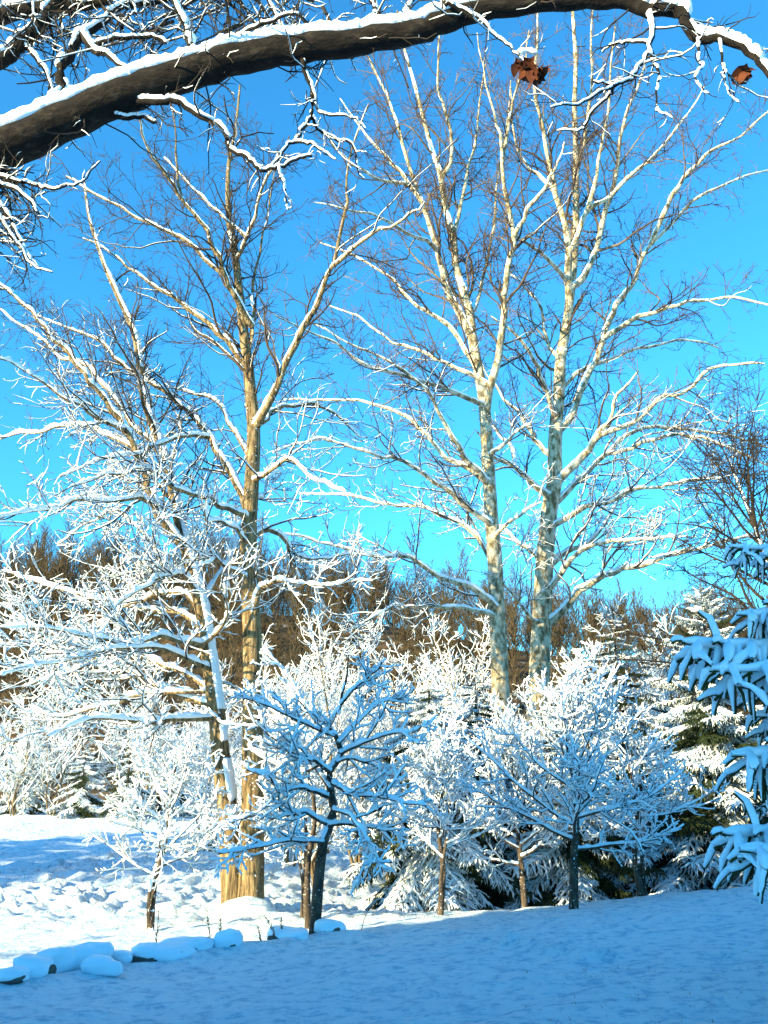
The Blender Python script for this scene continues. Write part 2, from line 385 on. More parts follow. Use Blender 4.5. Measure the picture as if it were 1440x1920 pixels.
YT = 19.0
base2 = px(470, 1716, YT)
Y = YT
T2 = thing('brown_tree', 'tall upright brown-barked tree, straight stem of the pair rising from one snow mound', 'tree', (base2[0], base2[1], gz(base2[0], base2[1])))
trunk2 = trace([(470, 1740), (470, 1700), (472, 1600), (474, 1500), (474, 1350), (473, 1200), (468, 1100), (466, 1000), (470, 935), (475, 850), (475, 790), (470, 740), (465, 685), (457, 625), (452, 575), (446, 525), (440, 465), (430, 425), (427, 350), (430, 300), (442, 240), (450, 160)],
               Y, Y + 0.8, 50, 3, K=50, pw=0.75)
trunk2[1][:3] *= np.array([1.35, 1.2, 1.08])
def L(pts, dy, w0, w1=1.6, y0=None): w1 = min(w1, 2.2); return trace(pts, Y if y0 is None else y0, (Y if y0 is None else y0) + dy, w0, w1, wob=0.026)
limbs2 = [
 L([(476, 795), (492, 775), (520, 720), (542, 665), (575, 610), (600, 560), (622, 497), (645, 400), (655, 350), (668, 280), (690, 200)], -1.5, 17),
 L([(622, 500), (670, 465), (720, 425), (765, 398), (800, 385)], -2.2, 7, 2, Y - 0.8),
 L([(470, 655), (478, 610), (482, 585), (476, 550), (480, 500), (500, 425), (507, 380), (515, 300)], 1.5, 9),
 L([(440, 465), (455, 445), (475, 400), (500, 350), (530, 300), (545, 250)], -1.2, 7, 2),
 L([(463, 690), (430, 640), (395, 607), (360, 575), (325, 555), (290, 542), (250, 515), (205, 480), (150, 450)], 1.5, 12),
 L([(452, 600), (430, 560), (410, 525), (395, 480), (380, 440), (360, 400), (345, 370), (332, 310), (325, 240), (322, 180)], -1.0, 12),
 L([(405, 512), (365, 480), (320, 445), (280, 420), (225, 385), (165, 350), (130, 325)], 1.0, 8, 2, Y - 0.5),
 L([(347, 378), (320, 335), (295, 290), (270, 240), (255, 190)], -1.2, 6, 2, Y - 0.6),
 L([(430, 425), (410, 400), (380, 370), (340, 325), (310, 290)], 1.3, 6, 2),
 L([(459, 965), (450, 915), (430, 870), (400, 830), (365, 790), (325, 755), (290, 725), (250, 700), (220, 675), (190, 645), (150, 630), (100, 605), (40, 575)], 2.6, 15),
 L([(452, 968), (442, 962), (410, 950), (370, 925), (335, 910), (300, 892), (260, 895), (215, 895), (165, 900), (125, 910), (75, 935)], -2.4, 12),
 L([(398, 832), (360, 822), (320, 825), (280, 835), (250, 850), (175, 870), (110, 900)], -2.0, 8, 2, Y + 1),
 L([(478, 812), (495, 800), (515, 780), (550, 765), (590, 762), (630, 780), (660, 805), (690, 820)], 2.0, 10),
 L([(478, 900), (490, 885), (515, 865), (545, 870), (575, 895), (600, 910), (640, 920)], -1.6, 9),
 L([(478, 1020), (500, 995), (530, 1010), (542, 1038), (590, 1045), (650, 1035), (715, 1040)], 1.8, 11),
 L([(460, 1015), (440, 995), (410, 978), (388, 970), (395, 930)], -1.2, 8),
 L([(484, 1170), (492, 1130), (505, 1105), (525, 1088), (570, 1085), (630, 1085), (705, 1088)], -1.6, 11),
 L([(470, 940), (500, 905), (520, 880), (530, 1000), (545, 948), (585, 905), (625, 890)][:3], 1.5, 7),
 L([(474, 860), (440, 800), (415, 765), (385, 740), (345, 730), (310, 720)], 1.6, 8, 2),
 L([(455, 1080), (430, 1060), (405, 1040), (380, 1050), (350, 1060)], -1.4, 8, 2),
]
def snow_hi(z0, z1, a_lo, a_hi):
    def f(P, i):
        z = P[..., 2] + rng.normal(size=(len(P), 1)) * 1.3
        return a_lo + (a_hi - a_lo) * sstep(z0, z1, z) if i > 1 else a_lo * (1 - sstep(z0, z1 + (5 if i == 0 else 2), z)) * (1 if i else .8)
    return f
cfgT = dict(d0=0.46, l0=3.8, r0=.05, d1=1.8, l1=2.2, a1=42, u1=0.05, r1=0.03, d2=3.4, l2=0.95, u2=0.06, d3=4.4, l3=0.4, u3=0.08, rm=0.0055)
lsn2 = lambda P: (0.055 - 0.03 * sstep(7, 14, P[:, 2]))
build_traced(T2, trunk2, limbs2, M_TUL, M_TULT, snow_hi(2, 10.5, 0.024, 0.0), cfgT, lsn2)

base1 = px(436, 1718, YT + 0.1)
Y = YT + 0.1
T1 = thing('brown_tree', 'tall leaning brown-barked tree, snow plastered along its stem, of the pair at snow mound', 'tree', (base1[0], base1[1], gz(base1[0], base1[1])))
trunk1 = trace([(437, 1745), (437, 1712), (432, 1600), (425, 1500), (415, 1430), (408, 1350), (400, 1290), (390, 1220), (380, 1150), (365, 1090), (350, 1030), (338, 985), (325, 925), (310, 870), (295, 820), (277, 770), (265, 720), (260, 665), (250, 620), (230, 575), (210, 530), (195, 495), (175, 435), (165, 400), (158, 340)],
               Y, Y + 1.0, 42, 3, K=50, pw=0.75)
limbs1 = [
 L([(345, 1020), (325, 1000), (295, 960), (280, 925), (265, 885), (245, 840), (225, 800), (200, 750), (165, 700), (135, 665), (105, 640), (70, 595), (30, 555), (0, 525), (-40, 490)], -1.5, 19),
 L([(300, 850), (280, 815), (250, 790), (230, 760), (195, 715), (165, 685), (115, 665), (80, 635), (30, 600), (-20, 570)], 1.6, 10),
 L([(225, 800), (205, 795), (175, 775), (135, 750), (90, 725), (50, 700), (0, 682)], -1.5, 9, 2, Y - 1),
 L([(245, 840), (220, 820), (190, 810), (145, 802), (100, 805), (50, 810), (-10, 815)], 1.8, 8, 2, Y - 1),
 L([(295, 960), (270, 940), (250, 932), (215, 935), (150, 932), (100, 940), (50, 952), (-10, 958)], -2.2, 10, 2, Y - 0.7),
 L([(352, 1080), (330, 1060), (310, 1050), (280, 1025), (250, 985), (215, 960), (160, 985), (110, 1020)], 1.8, 9),
 L([(368, 1115), (345, 1080), (330, 1072), (290, 1082), (265, 1105), (235, 1130), (200, 1175), (170, 1210)], -1.8, 11),
 L([(380, 1170), (350, 1115), (310, 1107), (260, 1125), (220, 1140), (185, 1175), (125, 1220)], 1.6, 10),
 L([(390, 1205), (350, 1200), (290, 1195), (240, 1195), (190, 1190), (100, 1175), (0, 1172)], -2.6, 12),
 L([(398, 1320), (350, 1310), (300, 1290), (250, 1265), (200, 1240), (165, 1215), (100, 1180), (50, 1165), (0, 1135)], 2.2, 13),
 L([(400, 1345), (325, 1348), (275, 1350), (215, 1355), (150, 1370), (90, 1390)], -2.4, 11),
 L([(402, 1300), (360, 1265), (310, 1245), (250, 1230), (180, 1235), (110, 1260), (40, 1290)], 2.8, 10),
 L([(395, 1250), (340, 1230), (290, 1215), (220, 1215), (140, 1235), (60, 1260), (0, 1270)], -3.2, 10),
 L([(383, 1180), (340, 1150), (280, 1140), (200, 1120), (120, 1110), (50, 1090), (0, 1080)], 3.0, 10),
 L([(372, 1130), (400, 1100), (425, 1060), (435, 1010), (440, 960)], 2.0, 8),
 L([(388, 1220), (415, 1180), (432, 1140), (428, 1080)], -1.4, 8),
 L([(395, 1290), (330, 1300), (260, 1310), (190, 1315), (120, 1330), (50, 1340)], 1.0, 9),
]
cfgT1 = dict(cfgT, tlo=0.05, tpatch=0.75, d1=2.0, d2=3.9, d3=4.8)
build_traced(T1, trunk1, limbs1, M_TUL, M_TULT, snow_hi(2, 11.5, 0.027, 0.0), cfgT1, lambda P: (0.065 - 0.03 * sstep(7, 14, P[:, 2])))

# ---- sycamores
YS1, YS2 = 26.0, 28.0
Y = YS1
b = px(944, 1640, Y); S1 = thing('sycamore_tree', 'tall pale sycamore with slender bare stem, forking high into two white leaders', 'tree', (b[0], b[1], gz(b[0], b[1])))
trunkS1 = trace([(950, 1660), (944, 1500), (940, 1350), (937, 1250), (932, 1150), (928, 1050), (922, 980), (917, 900), (912, 810), (907, 750), (898, 700), (887, 640), (880, 585), (870, 550), (855, 500), (850, 440), (835, 390), (825, 325), (810, 280), (795, 225), (775, 150), (758, 90), (745, 20)], Y, Y + 1, 40, 3, K=48, pw=0.7)
limbsS1 = [
 L([(886, 620), (865, 575), (840, 530), (825, 500), (810, 450), (795, 390), (775, 350), (750, 320), (720, 285), (680, 240), (640, 185)], 1.5, 17),
 L([(790, 378), (785, 360), (760, 280), (740, 215), (720, 165), (690, 100), (670, 40)], 2, 9, 2, Y + .8),
 L([(912, 770), (920, 710), (935, 650), (945, 590), (952, 530), (960, 475), (962, 440), (952, 360), (947, 290), (935, 250), (920, 200), (905, 130), (895, 60)], -1.2, 17),
 L([(962, 442), (985, 400), (1020, 350), (1045, 310), (1060, 260)], -2, 8, 2, Y - .7),
 L([(949, 300), (960, 225), (966, 190), (985, 130), (990, 60)], 1.5, 6, 2, Y - .9),
 L([(850, 440), (870, 360), (890, 275), (900, 200), (915, 120)], 1.2, 8, 2, Y + .7),
 L([(828, 340), (845, 300), (835, 225), (822, 160), (825, 100), (830, 20)], -1.5, 8, 2, Y + .8),
 L([(912, 900), (902, 890), (870, 860), (845, 820), (820, 770), (805, 740), (770, 710), (720, 670), (650, 640), (590, 610)], -2.5, 12),
 L([(914, 915), (905, 910), (875, 885), (840, 860), (810, 825), (775, 790), (735, 770), (660, 745), (590, 748), (530, 752)], 1.8, 12),
 L([(920, 980), (910, 970), (870, 940), (830, 910), (795, 885), (750, 860), (720, 855), (650, 840), (580, 830), (510, 850)], -2.0, 13),
 L([(926, 1050), (915, 1040), (895, 1010), (870, 990), (835, 975), (795, 955), (750, 945), (700, 940), (640, 930), (560, 925)], 2.6, 11),
 L([(928, 1150), (912, 1130), (865, 1095), (820, 1075), (780, 1050), (745, 1037), (720, 1040), (650, 1030), (580, 1010), (510, 1000)], -2.6, 13),
 L([(930, 1160), (912, 1150), (870, 1145), (820, 1142), (770, 1142), (735, 1140), (690, 1165), (650, 1185)], -1.8, 10, 4),
 L([(890, 690), (865, 645), (830, 600), (780, 570), (750, 540), (720, 515), (660, 480), (600, 455)], 2, 10),
 L([(905, 760), (850, 735), (810, 720), (760, 705), (700, 690), (640, 650), (570, 620), (510, 600)], -3.4, 10),
 L([(900, 715), (860, 690), (820, 670), (775, 650), (730, 640), (680, 600), (620, 570)], 3.4, 9),
 L([(925, 1010), (950, 990), (985, 960), (1010, 940)], -2, 8),
 L([(915, 850), (945, 830), (975, 800), (995, 790)], -2.5, 7),
 L([(880, 590), (900, 560), (915, 500), (925, 420), (930, 340), (945, 250), (960, 150)], 2.2, 8),
 L([(812, 460), (790, 440), (750, 430), (700, 410), (650, 395), (590, 370)], -2, 8),
 L([(775, 350), (740, 340), (700, 330), (650, 300), (610, 260)], -1.6, 7, 2, Y + 1),
]
cfgS = dict(d0=0.5, l0=4.4, r0=.06, d1=1.4, l1=2.7, a1=44, u1=0.06, r1=0.038, d2=2.5, l2=1.2, u2=0.06, d3=3.0, l3=0.55, u3=0.03, rm=0.0085, jt=1.45)
lsS = lambda P: (0.05 - 0.035 * sstep(7, 15, P[:, 2]))
LS1, lvS1 = build_traced(S1, trunkS1, limbsS1, M_SYC, M_SYCT, snow_hi(2, 13, 0.026, 0.0), cfgS, lsS)
Y = YS2
b = px(1000, 1640, Y); S2 = thing('sycamore_tree', 'broad white sycamore with thick mottled trunk and wide spreading limbs behind the spruces', 'tree', (b[0], b[1], gz(b[0], b[1])))
trunkS2 = trace([(1000, 1660), (1003, 1500), (1006, 1380), (1012, 1250), (1015, 1180), (1020, 1075), (1025, 1010), (1031, 950), (1040, 900), (1040, 850), (1042, 800), (1047, 750), (1050, 700), (1052, 665), (1060, 625), (1067, 575), (1075, 500), (1080, 425), (1080, 350), (1080, 280), (1077, 200), (1080, 120), (1075, 40), (1070, -40)], Y, Y + 1, 46, 4, K=48, pw=0.75)
limbsS2 = [
 L([(1068, 545), (1065, 500), (1064, 450), (1055, 400), (1040, 350), (1025, 280), (1010, 210), (1000, 150), (1008, 60), (1010, -20)], -1, 16, 4),
 L([(1072, 540), (1100, 515), (1120, 460), (1140, 390), (1155, 325), (1165, 270), (1180, 215), (1195, 165), (1215, 80), (1225, 0)], 1.5, 14),
 L([(1078, 470), (1090, 450), (1115, 390), (1150, 370), (1185, 325), (1225, 290), (1260, 250), (1290, 210), (1320, 160)], -1.8, 10),
 L([(1115, 392), (1125, 340), (1130, 280), (1140, 210), (1145, 130), (1150, 50)], -1, 8, 2, Y - .8),
 L([(1046, 805), (1065, 785), (1080, 760), (1100, 715), (1120, 670), (1140, 615), (1160, 575), (1190, 535), (1200, 505), (1220, 460), (1260, 420), (1295, 380), (1335, 360), (1390, 335), (1450, 318)], 2, 17),
 L([(1220, 458), (1245, 400), (1265, 360), (1295, 320), (1335, 285), (1385, 260), (1450, 200)], -2, 9, 2, Y + 1.2),
 L([(1135, 645), (1160, 625), (1195, 600), (1235, 585), (1270, 570), (1320, 565), (1370, 560), (1450, 576)], -2.5, 10, 3, Y + .9),
 L([(1042, 910), (1070, 875), (1100, 845), (1120, 822), (1155, 810), (1195, 795), (1235, 750), (1280, 735), (1320, 700), (1370, 685), (1430, 680)], -2, 15, 3),
 L([(1120, 820), (1132, 800), (1145, 785), (1150, 765), (1165, 730), (1200, 690)], -1, 10, 3, Y - .6),
 L([(1040, 945), (1055, 930), (1080, 900), (1110, 875), (1145, 845), (1180, 820), (1225, 805), (1270, 802), (1320, 810), (1370, 820), (1450, 842)], 2.4, 12, 3),
 L([(1145, 850), (1180, 845), (1220, 830), (1270, 820), (1320, 825), (1365, 845), (1450, 885)], -2, 8, 3, Y + .8),
 L([(1032, 990), (1070, 965), (1110, 945), (1150, 935), (1195, 915), (1245, 910), (1285, 900), (1345, 895)], -2.2, 11, 3),
 L([(1026, 1065), (1070, 1030), (1105, 1015), (1135, 980), (1160, 940), (1190, 920)], 1.6, 12, 3),
 L([(1022, 1110), (1060, 1070), (1100, 1030), (1135, 1015), (1170, 1017), (1220, 1015), (1280, 1000)], -2.4, 11, 3),
 L([(1018, 1185), (1060, 1145), (1090, 1110), (1120, 1090), (1160, 1070), (1200, 1065), (1245, 1055), (1295, 1035), (1350, 1020), (1450, 998)], -1.6, 17, 5),
 L([(1042, 850), (1020, 835), (1000, 810), (980, 780), (955, 755), (930, 725), (900, 690)], 1.6, 11, 4),
 L([(1034, 930), (1020, 915), (995, 895), (965, 875), (940, 860), (920, 845), (890, 810)], -1, 14, 4),
 L([(970, 872), (960, 840), (935, 810), (910, 780)], 1.5, 9, 3, Y - .6),
 L([(1018, 1060), (1005, 1040), (990, 1025), (965, 1010), (940, 990), (900, 965)], 2, 13, 4),
 L([(1045, 785), (1030, 740), (1015, 700), (1000, 670), (980, 640), (950, 615), (920, 590)], -2, 11, 3),
 L([(1055, 660), (1030, 640), (1020, 600), (1000, 560), (970, 530), (950, 500)], 2, 8, 3),
 L([(1070, 530), (1035, 485), (1005, 460), (980, 445), (960, 420)], -2, 8, 2),
 L([(1050, 720), (1085, 690), (1130, 680), (1180, 660), (1230, 650), (1290, 640), (1350, 650)], 3, 9, 2),
 L([(1016, 1170), (985, 1150), (960, 1110), (930, 1090)], -2, 8, 3),
 L([(1080, 300), (1100, 240), (1110, 160), (1105, 80), (1110, 0)], 1.5, 8, 2),
 L([(1040, 355), (1015, 330), (985, 300), (965, 240), (960, 160)], 1.5, 8, 2, Y - .6),
]
LS2, lvS2 = build_traced(S2, trunkS2, limbsS2, M_SYC, M_SYCT, snow_hi(2, 13, 0.026, 0.0), cfgS, lsS)
# hanging seed balls of the sycamores
def seed_balls(root, lv, n, zmin):
    P = lv[2][0]; i = rng.integers(0, len(P), n * 3); p = P[i, -1]; p = p[p[:, 2] > zmin][:n]
    p = p - np.array([0, 0, 0.06]) + 0.05 * rng.normal(size=p.shape)
    o8 = np.array([(1, 0, 0), (-1, 0, 0), (0, 1, 0), (0, -1, 0), (0, 0, 1), (0, 0, -1)]) * 0.022
    f8 = np.array([(0, 2, 4), (2, 1, 4), (1, 3, 4), (3, 0, 4), (2, 0, 5), (1, 2, 5), (3, 1, 5), (0, 3, 5)])
    V = (p[:, None] + o8[None]).reshape(-1, 3); Fc = (f8[None] + 6 * np.arange(len(p))[:, None, None]).reshape(-1, 3)
    link('seed_balls', mesh('seed_balls', V - np.array(root.location), Fc), M_SYCT, root, kind='stuff')
seed_balls(S1, lvS1, 700, 9); seed_balls(S2, lvS2, 900, 9)

# ---- overhanging oak
Y = 6.6
OK = thing('oak_tree', 'dark oak whose long snow-topped bough arches overhead across the clearing', 'tree', (-5.3, 7.0, gz(-5.3, 7.0)))
tr = resample([(-5.35, 7.0, gz(-5.3, 7) - .2), (-5.25, 7.0, 1.5), (-5.0, 6.95, 3.6), (-4.6, 6.9, 5.1), (-4.6, 7.2, 7.5), (-5.0, 7.8, 11), (-5.2, 8.2, 14.5)], 24)
trr = np.interp(np.linspace(0, 1, 24), [0, .1, .45, .55, 1], [.42, .34, .28, .2, .04])
limb_obj('trunk', tr, trr, M_OAK, OK, 0.03, S=18, lo=.2, hi=.8)
def Lo(pts, y0, y1, w0, w1): return trace(pts, y0, y1, w0, w1, K=max(16, len(pts) * 4), wob=0.006)
p0 = px(-20, 296, 6.5)
bough = trace([(-260, 420), (-120, 345), (-20, 295), (60, 258), (130, 224), (200, 194), (280, 162), (360, 136), (430, 113), (500, 98), (570, 90), (640, 82), (700, 72), (760, 64), (810, 50), (860, 28), (930, 14), (1000, 7), (1080, 2), (1140, 0), (1185, 3), (1212, 18), (1260, 18), (1285, 35), (1305, 70), (1345, 70), (1385, 85), (1420, 115), (1450, 155)], 6.7, 5.8, 66, 7, K=90, pw=0.95)
bough[0][:] += 0.008 * rng.normal(size=bough[0].shape)
OB = [bough,
 Lo([(1212, 18), (1220, 45), (1212, 85), (1200, 125), (1180, 150), (1145, 165), (1110, 150)], 5.9, 5.6, 9, 3),
 Lo([(1150, 166), (1120, 185), (1070, 195), (1030, 205)], 5.7, 5.5, 5, 2), Lo([(1140, 172), (1135, 185), (1105, 220), (1090, 245), (1045, 240)], 5.7, 5.9, 5, 2),
 Lo([(1213, 85), (1218, 105), (1235, 135), (1235, 175), (1230, 210), (1260, 220)], 5.8, 5.6, 6, 2), Lo([(1212, 75), (1170, 80), (1130, 90)], 5.8, 6.1, 5, 2),
 Lo([(1305, 70), (1310, 115), (1305, 145), (1330, 175)], 5.8, 5.6, 5, 2), Lo([(1345, 72), (1355, 125), (1360, 165), (1385, 190)], 5.8, 5.7, 5, 2),
 Lo([(885, 35), (920, 60), (955, 90), (980, 120)], 6.0, 5.8, 6, 2),
 Lo([(235, 190), (260, 198), (300, 195), (340, 200), (380, 220), (415, 245), (430, 275), (460, 295), (485, 315), (520, 315), (555, 300), (580, 285)], 6.5, 6.1, 13, 4),
 Lo([(515, 315), (530, 345), (537, 395)], 6.1, 6.0, 6, 2), Lo([(190, 205), (215, 217), (250, 221), (300, 230)], 6.5, 6.6, 12, 5),
 Lo([(562, 95), (565, 120), (577, 155), (580, 200), (577, 230), (560, 265), (530, 290), (490, 318)], 6.3, 6.3, 9, 3),
 Lo([(578, 158), (595, 185), (610, 210), (650, 220), (690, 240)], 6.3, 6.0, 6, 2), Lo([(580, 218), (595, 232), (640, 265), (670, 305), (685, 330)], 6.3, 6.5, 6, 2),
 Lo([(560, 268), (600, 275), (630, 300)], 6.3, 6.1, 5, 2),
 Lo([(330, 150), (345, 115), (360, 90), (350, 60), (335, 25), (322, -10)], 6.4, 6.7, 16, 9), Lo([(360, 90), (380, 105), (415, 100), (440, 75), (475, 50), (520, 37), (560, 28)], 6.5, 6.2, 10, 4),
 Lo([(560, 92), (540, 65), (520, 35), (500, -10)], 6.3, 6.7, 9, 6),
 Lo([(0, 262), (50, 228), (90, 195), (105, 165), (115, 130), (135, 90), (150, 60), (190, 45), (225, 20), (270, 8), (320, -5)], 6.7, 7.3, 22, 7),
 Lo([(-80, 50), (0, 35), (75, 20), (150, 8), (205, -5)], 7.6, 7.4, 26, 16), Lo([(-60, 150), (0, 112), (30, 90), (65, 60), (90, 30), (120, -5)], 7.0, 7.2, 24, 16),
 Lo([(0, 70), (40, 95), (80, 140), (95, 172)], 7.2, 6.9, 8, 5), Lo([(160, 60), (175, 90), (200, 100), (225, 120), (270, 150)], 7.0, 6.6, 12, 5),
 Lo([(195, 85), (235, 72), (285, 70), (312, 80)], 7.0, 6.8, 8, 4), Lo([(700, 66), (690, 40), (705, 15), (690, -10)], 6.2, 6.5, 10, 7), Lo([(770, 60), (760, 30), (775, -5)], 6.2, 6.4, 9, 6),
 Lo([(-60, 330), (-20, 345), (15, 355), (50, 375), (70, 400)], 6.7, 6.4, 8, 3), Lo([(-60, 360), (-10, 390), (20, 420), (45, 460), (60, 500)], 6.7, 6.5, 8, 3),
 Lo([(-60, 300), (10, 330), (60, 345), (100, 355), (150, 345), (190, 300)], 6.7, 6.3, 7, 2), Lo([(-60, 420), (0, 450), (50, 490), (95, 510)], 6.7, 6.4, 6, 2),
 Lo([(850, 20), (830, -5)], 6.0, 6.1, 8, 6),
]
OB = snap(OB, .45)
for i, (P, R) in enumerate(OB):                  # limbs that start out of sight grow from the trunk
    if P[0][0] < px(-40, 200, P[0][1])[0]:
        Td = resample(tr, 200); k = np.linalg.norm(Td - (P[0] + [0, 0, -.5]), axis=1).argmin()
        mid = .5 * (Td[k] + P[0]) + [0, 0, .05]
        OB[i] = (resample(np.vstack([Td[k], mid, P]), len(P) + 6), np.r_[np.linspace(R[0] * 1.15, R[0], 6), R])
for i, (P, R) in enumerate(OB):
    limb_obj('bough' if i == 0 else 'branch', P, R, M_OAK, OK, (0.055 if i == 0 else np.clip(R * 0.7 + 0.006, 0, 0.035)), S=14 if i == 0 else 8, lo=0.2, hi=0.6, patch=0.95 if i == 0 else 0.85, lump=0.25, sS=12 if i == 0 else 8)
o1 = stack(OB[1:], 14)
ob1 = grow(*o1, 7.0, 0.6, 55, 7, up=0.0, jit=0.28, t0=0.15, rmul=0.5, rmax=0.008, rmin=0.0032, rend=0.5)
bt = stack([(bough[0][12:], bough[1][12:])], 40)
obb = grow(*bt, 7.0, 0.8, 60, 7, up=0.02, jit=0.25, t0=0.0, rmul=0.2, rmax=0.008, rmin=0.004, rend=0.5)
# fine spray of twigs in the upper part
sp = [Lo([(u, v), (u + rng.normal() * 40, v + 20 + rng.normal() * 30), (u + rng.normal() * 90, v + 60 + rng.normal() * 60)], 7.2 + rng.random(), 6.6 + rng.random(), 6, 2) for u, v in zip(rng.uniform(-40, 660, 70), rng.uniform(-90, 60, 70))]
sp += [Lo([(-50, v), (-5 + rng.normal() * 10, v + rng.normal() * 20), (45 + rng.normal() * 20, v + 25 + rng.normal() * 30)], 6.9, 6.4 + rng.random() * .5, 5, 2) for v in rng.uniform(310, 480, 22)]
spS = stack(sp, 10)
obs = grow(*spS, 5.0, 0.6, 55, 7, up=0, jit=0.28, t0=0.1, rmul=0.6, rmax=0.007, rmin=0.0032, rend=0.5)
oc = [np.concatenate([a[j] for a in (ob1, obb, obs)]) for j in (0, 1)]
oc2 = grow(*oc, 7.5, 0.26, 50, 4, up=0.0, jit=0.3, t0=0.1, rmul=0.65, rmax=0.0045, rmin=0.0024, rend=0.6)
crown(OK, [(np.concatenate([stack(sp, 7)[0], oc[0]]), np.concatenate([stack(sp, 7)[1], oc[1]])), oc2], M_OAKT, lambda P, i: 0.006, lo=0.3, hi=0.8, patch=0.5, frac=0.5)
# dead leaves still hanging
def oak_leaf(r):
    n = 15; a = np.linspace(0.25, 2 * PI - 0.25, n)
    rad = 0.055 * (1 + 0.45 * np.abs(np.sin(a * 3.5)))
    V = np.c_[rad * np.cos(a) * 1.25, rad * np.sin(a), 0.02 * np.cos(a * 2) + 0.012 * r.normal(size=n)]
    V = np.vstack([[-0.0, 0, 0.02], V]); return V, np.array([(0, i, i + 1) for i in range(1, n)])
for u, v, Yl, n in [(985, 128, 5.8, 5), (1003, 125, 5.85, 3), (1410, 138, 5.8, 2), (1425, 650, 9, 0)]:
    for k in range(n):
        V, Fq = oak_leaf(rng)
        lo = link('dead_leaf', mesh('dead_leaf', V * rng.uniform(.8, 1.15), Fq), M_LEAF, OK)
        lo.location = px(u + rng.normal() * 7, v + 6 + rng.normal() * 8, Yl) - np.array(OK.location)
        lo.rotation_euler = (1.2 + rng.normal() * .5, rng.normal() * .6, rng.random() * 6)
Vs, Fs = snow_tube(np.array([[px(990 + i * 4, 98 + abs(i) * 1.2, 5.8) for i in range(-4, 5)]]), np.full((1, 9), 0.012), 0.03, S=8, lo=0, hi=.1, patch=1)
link('leaf_snow', mesh('leaf_snow', Vs - np.array(OK.location), Fs), SNOW, OK)

# ------------------------------------------------------------------ small dogwoods and bare trees
def finish_tree(root, trunks, limbs, m, mt, amt, cfg, r, sides=3, fine=True):
    for P, R in trunks: limb_obj('trunk', P, R, m, root, cfg.get('tsnow', 0.02), S=10, lo=.15, hi=.6)
    for P, R in limbs: limb_obj('limb', P, R, m, root, amt * 1.3, S=6, lo=.15, hi=.5, patch=.95)
    L0 = stack(limbs, 10)
    c1 = grow(*L0, cfg['d1'], cfg['l1'], 45, 6, up=cfg['u'], jit=0.18, t0=0.15, rmul=0.6, rmax=0.014, rmin=0.006, rend=0.5, r=r, flat=cfg.get('flat', .4))
    c2 = grow(*c1, cfg['d2'], cfg['l2'], 48, 5, up=cfg['u'], jit=0.22, t0=0.1, rmul=0.65, rmax=0.010, rmin=cfg.get('rm', .005), rend=0.6, r=r, flat=cfg.get('flat', .4))
    lv = [c1, c2]
    if cfg.get('d3'): lv.append(grow(*c2, cfg['d3'], cfg['l3'], 45, 4, up=cfg['u'], jit=0.25, t0=0.1, rmul=0.8, rmax=0.008, rmin=max(.004, cfg.get('rm', .005) * .8), rend=0.6, r=r))
    crown(root, lv, mt, lambda P, i: amt, lo=.05, hi=.4, patch=.9)

Y = 14.5
bA = px(590, 1757, Y)
DA = thing('dogwood_tree', 'small dark dogwood in blue shade beside the row of snowy stones', 'tree', (bA[0], bA[1], gz(bA[0], bA[1])))
def Ld(pts, dy, w0, w1=3): return trace(pts, Y, Y + dy, w0, w1, wob=0.012)
trA = trace([(588, 1775), (590, 1750), (598, 1640), (606, 1580), (614, 1558), (625, 1519), (619, 1478), (618, 1447), (630, 1430), (639, 1414), (635, 1394), (628, 1378), (614, 1358), (630, 1336), (639, 1322), (642, 1297), (650, 1270), (653, 1228)], Y, Y + .3, 22, 3, K=40)
tr2 = trace([(578, 1740), (576, 1660), (580, 1600), (590, 1540), (585, 1480), (570, 1440)], Y + .7, Y + .5, 12, 5, K=16)
dA = [Ld([(618, 1447), (600, 1433), (580, 1422), (550, 1414), (539, 1394), (511, 1378), (483, 1365), (442, 1362), (400, 1350)], -.5, 9),
 Ld([(614, 1358), (600, 1347), (589, 1333), (567, 1320), (550, 1308), (544, 1290), (530, 1258), (492, 1228)], .4, 7),
 Ld([(639, 1414), (664, 1397), (692, 1383), (733, 1378), (775, 1370), (797, 1355)], -.4, 7), Ld([(614, 1494), (589, 1483), (567, 1475), (533, 1476), (511, 1467), (497, 1453), (455, 1447)], -.7, 8),
 Ld([(622, 1469), (644, 1480), (664, 1489), (705, 1492), (747, 1503), (797, 1517)], -.6, 8), Ld([(612, 1545), (580, 1530), (544, 1533), (497, 1530), (428, 1547), (400, 1550)], -.5, 8),
 Ld([(614, 1548), (650, 1544), (678, 1553), (720, 1556), (760, 1580)], .3, 8), Ld([(639, 1322), (665, 1290), (690, 1265), (720, 1245)], -.4, 5),
 Ld([(625, 1519), (660, 1530), (690, 1570), (705, 1610), (735, 1625)], -.9, 6), Ld([(606, 1580), (570, 1575), (520, 1580), (460, 1590), (410, 1600)], -1.0, 6),
 Ld([(630, 1430), (670, 1420), (710, 1440), (750, 1445)], 1.0, 6), Ld([(600, 1433), (560, 1450), (520, 1440), (470, 1410)], 1.0, 6), Ld([(620, 1480), (600, 1450), (560, 1400), (520, 1350), (470, 1310), (430, 1300)], 1.2, 7),
 Ld([(628, 1378), (600, 1370), (560, 1350), (500, 1320), (440, 1300)], -1.0, 6), Ld([(635, 1394), (680, 1350), (720, 1320), (760, 1310)], 1.0, 6)]
cfgD = dict(d1=6.5, l1=0.95, d2=8.0, l2=0.42, u=0.07, d3=6, l3=.18)
finish_tree(DA, [trA, tr2], dA, M_DOG, M_DOG, 0.027, dict(cfgD, d1=8.5), rng)

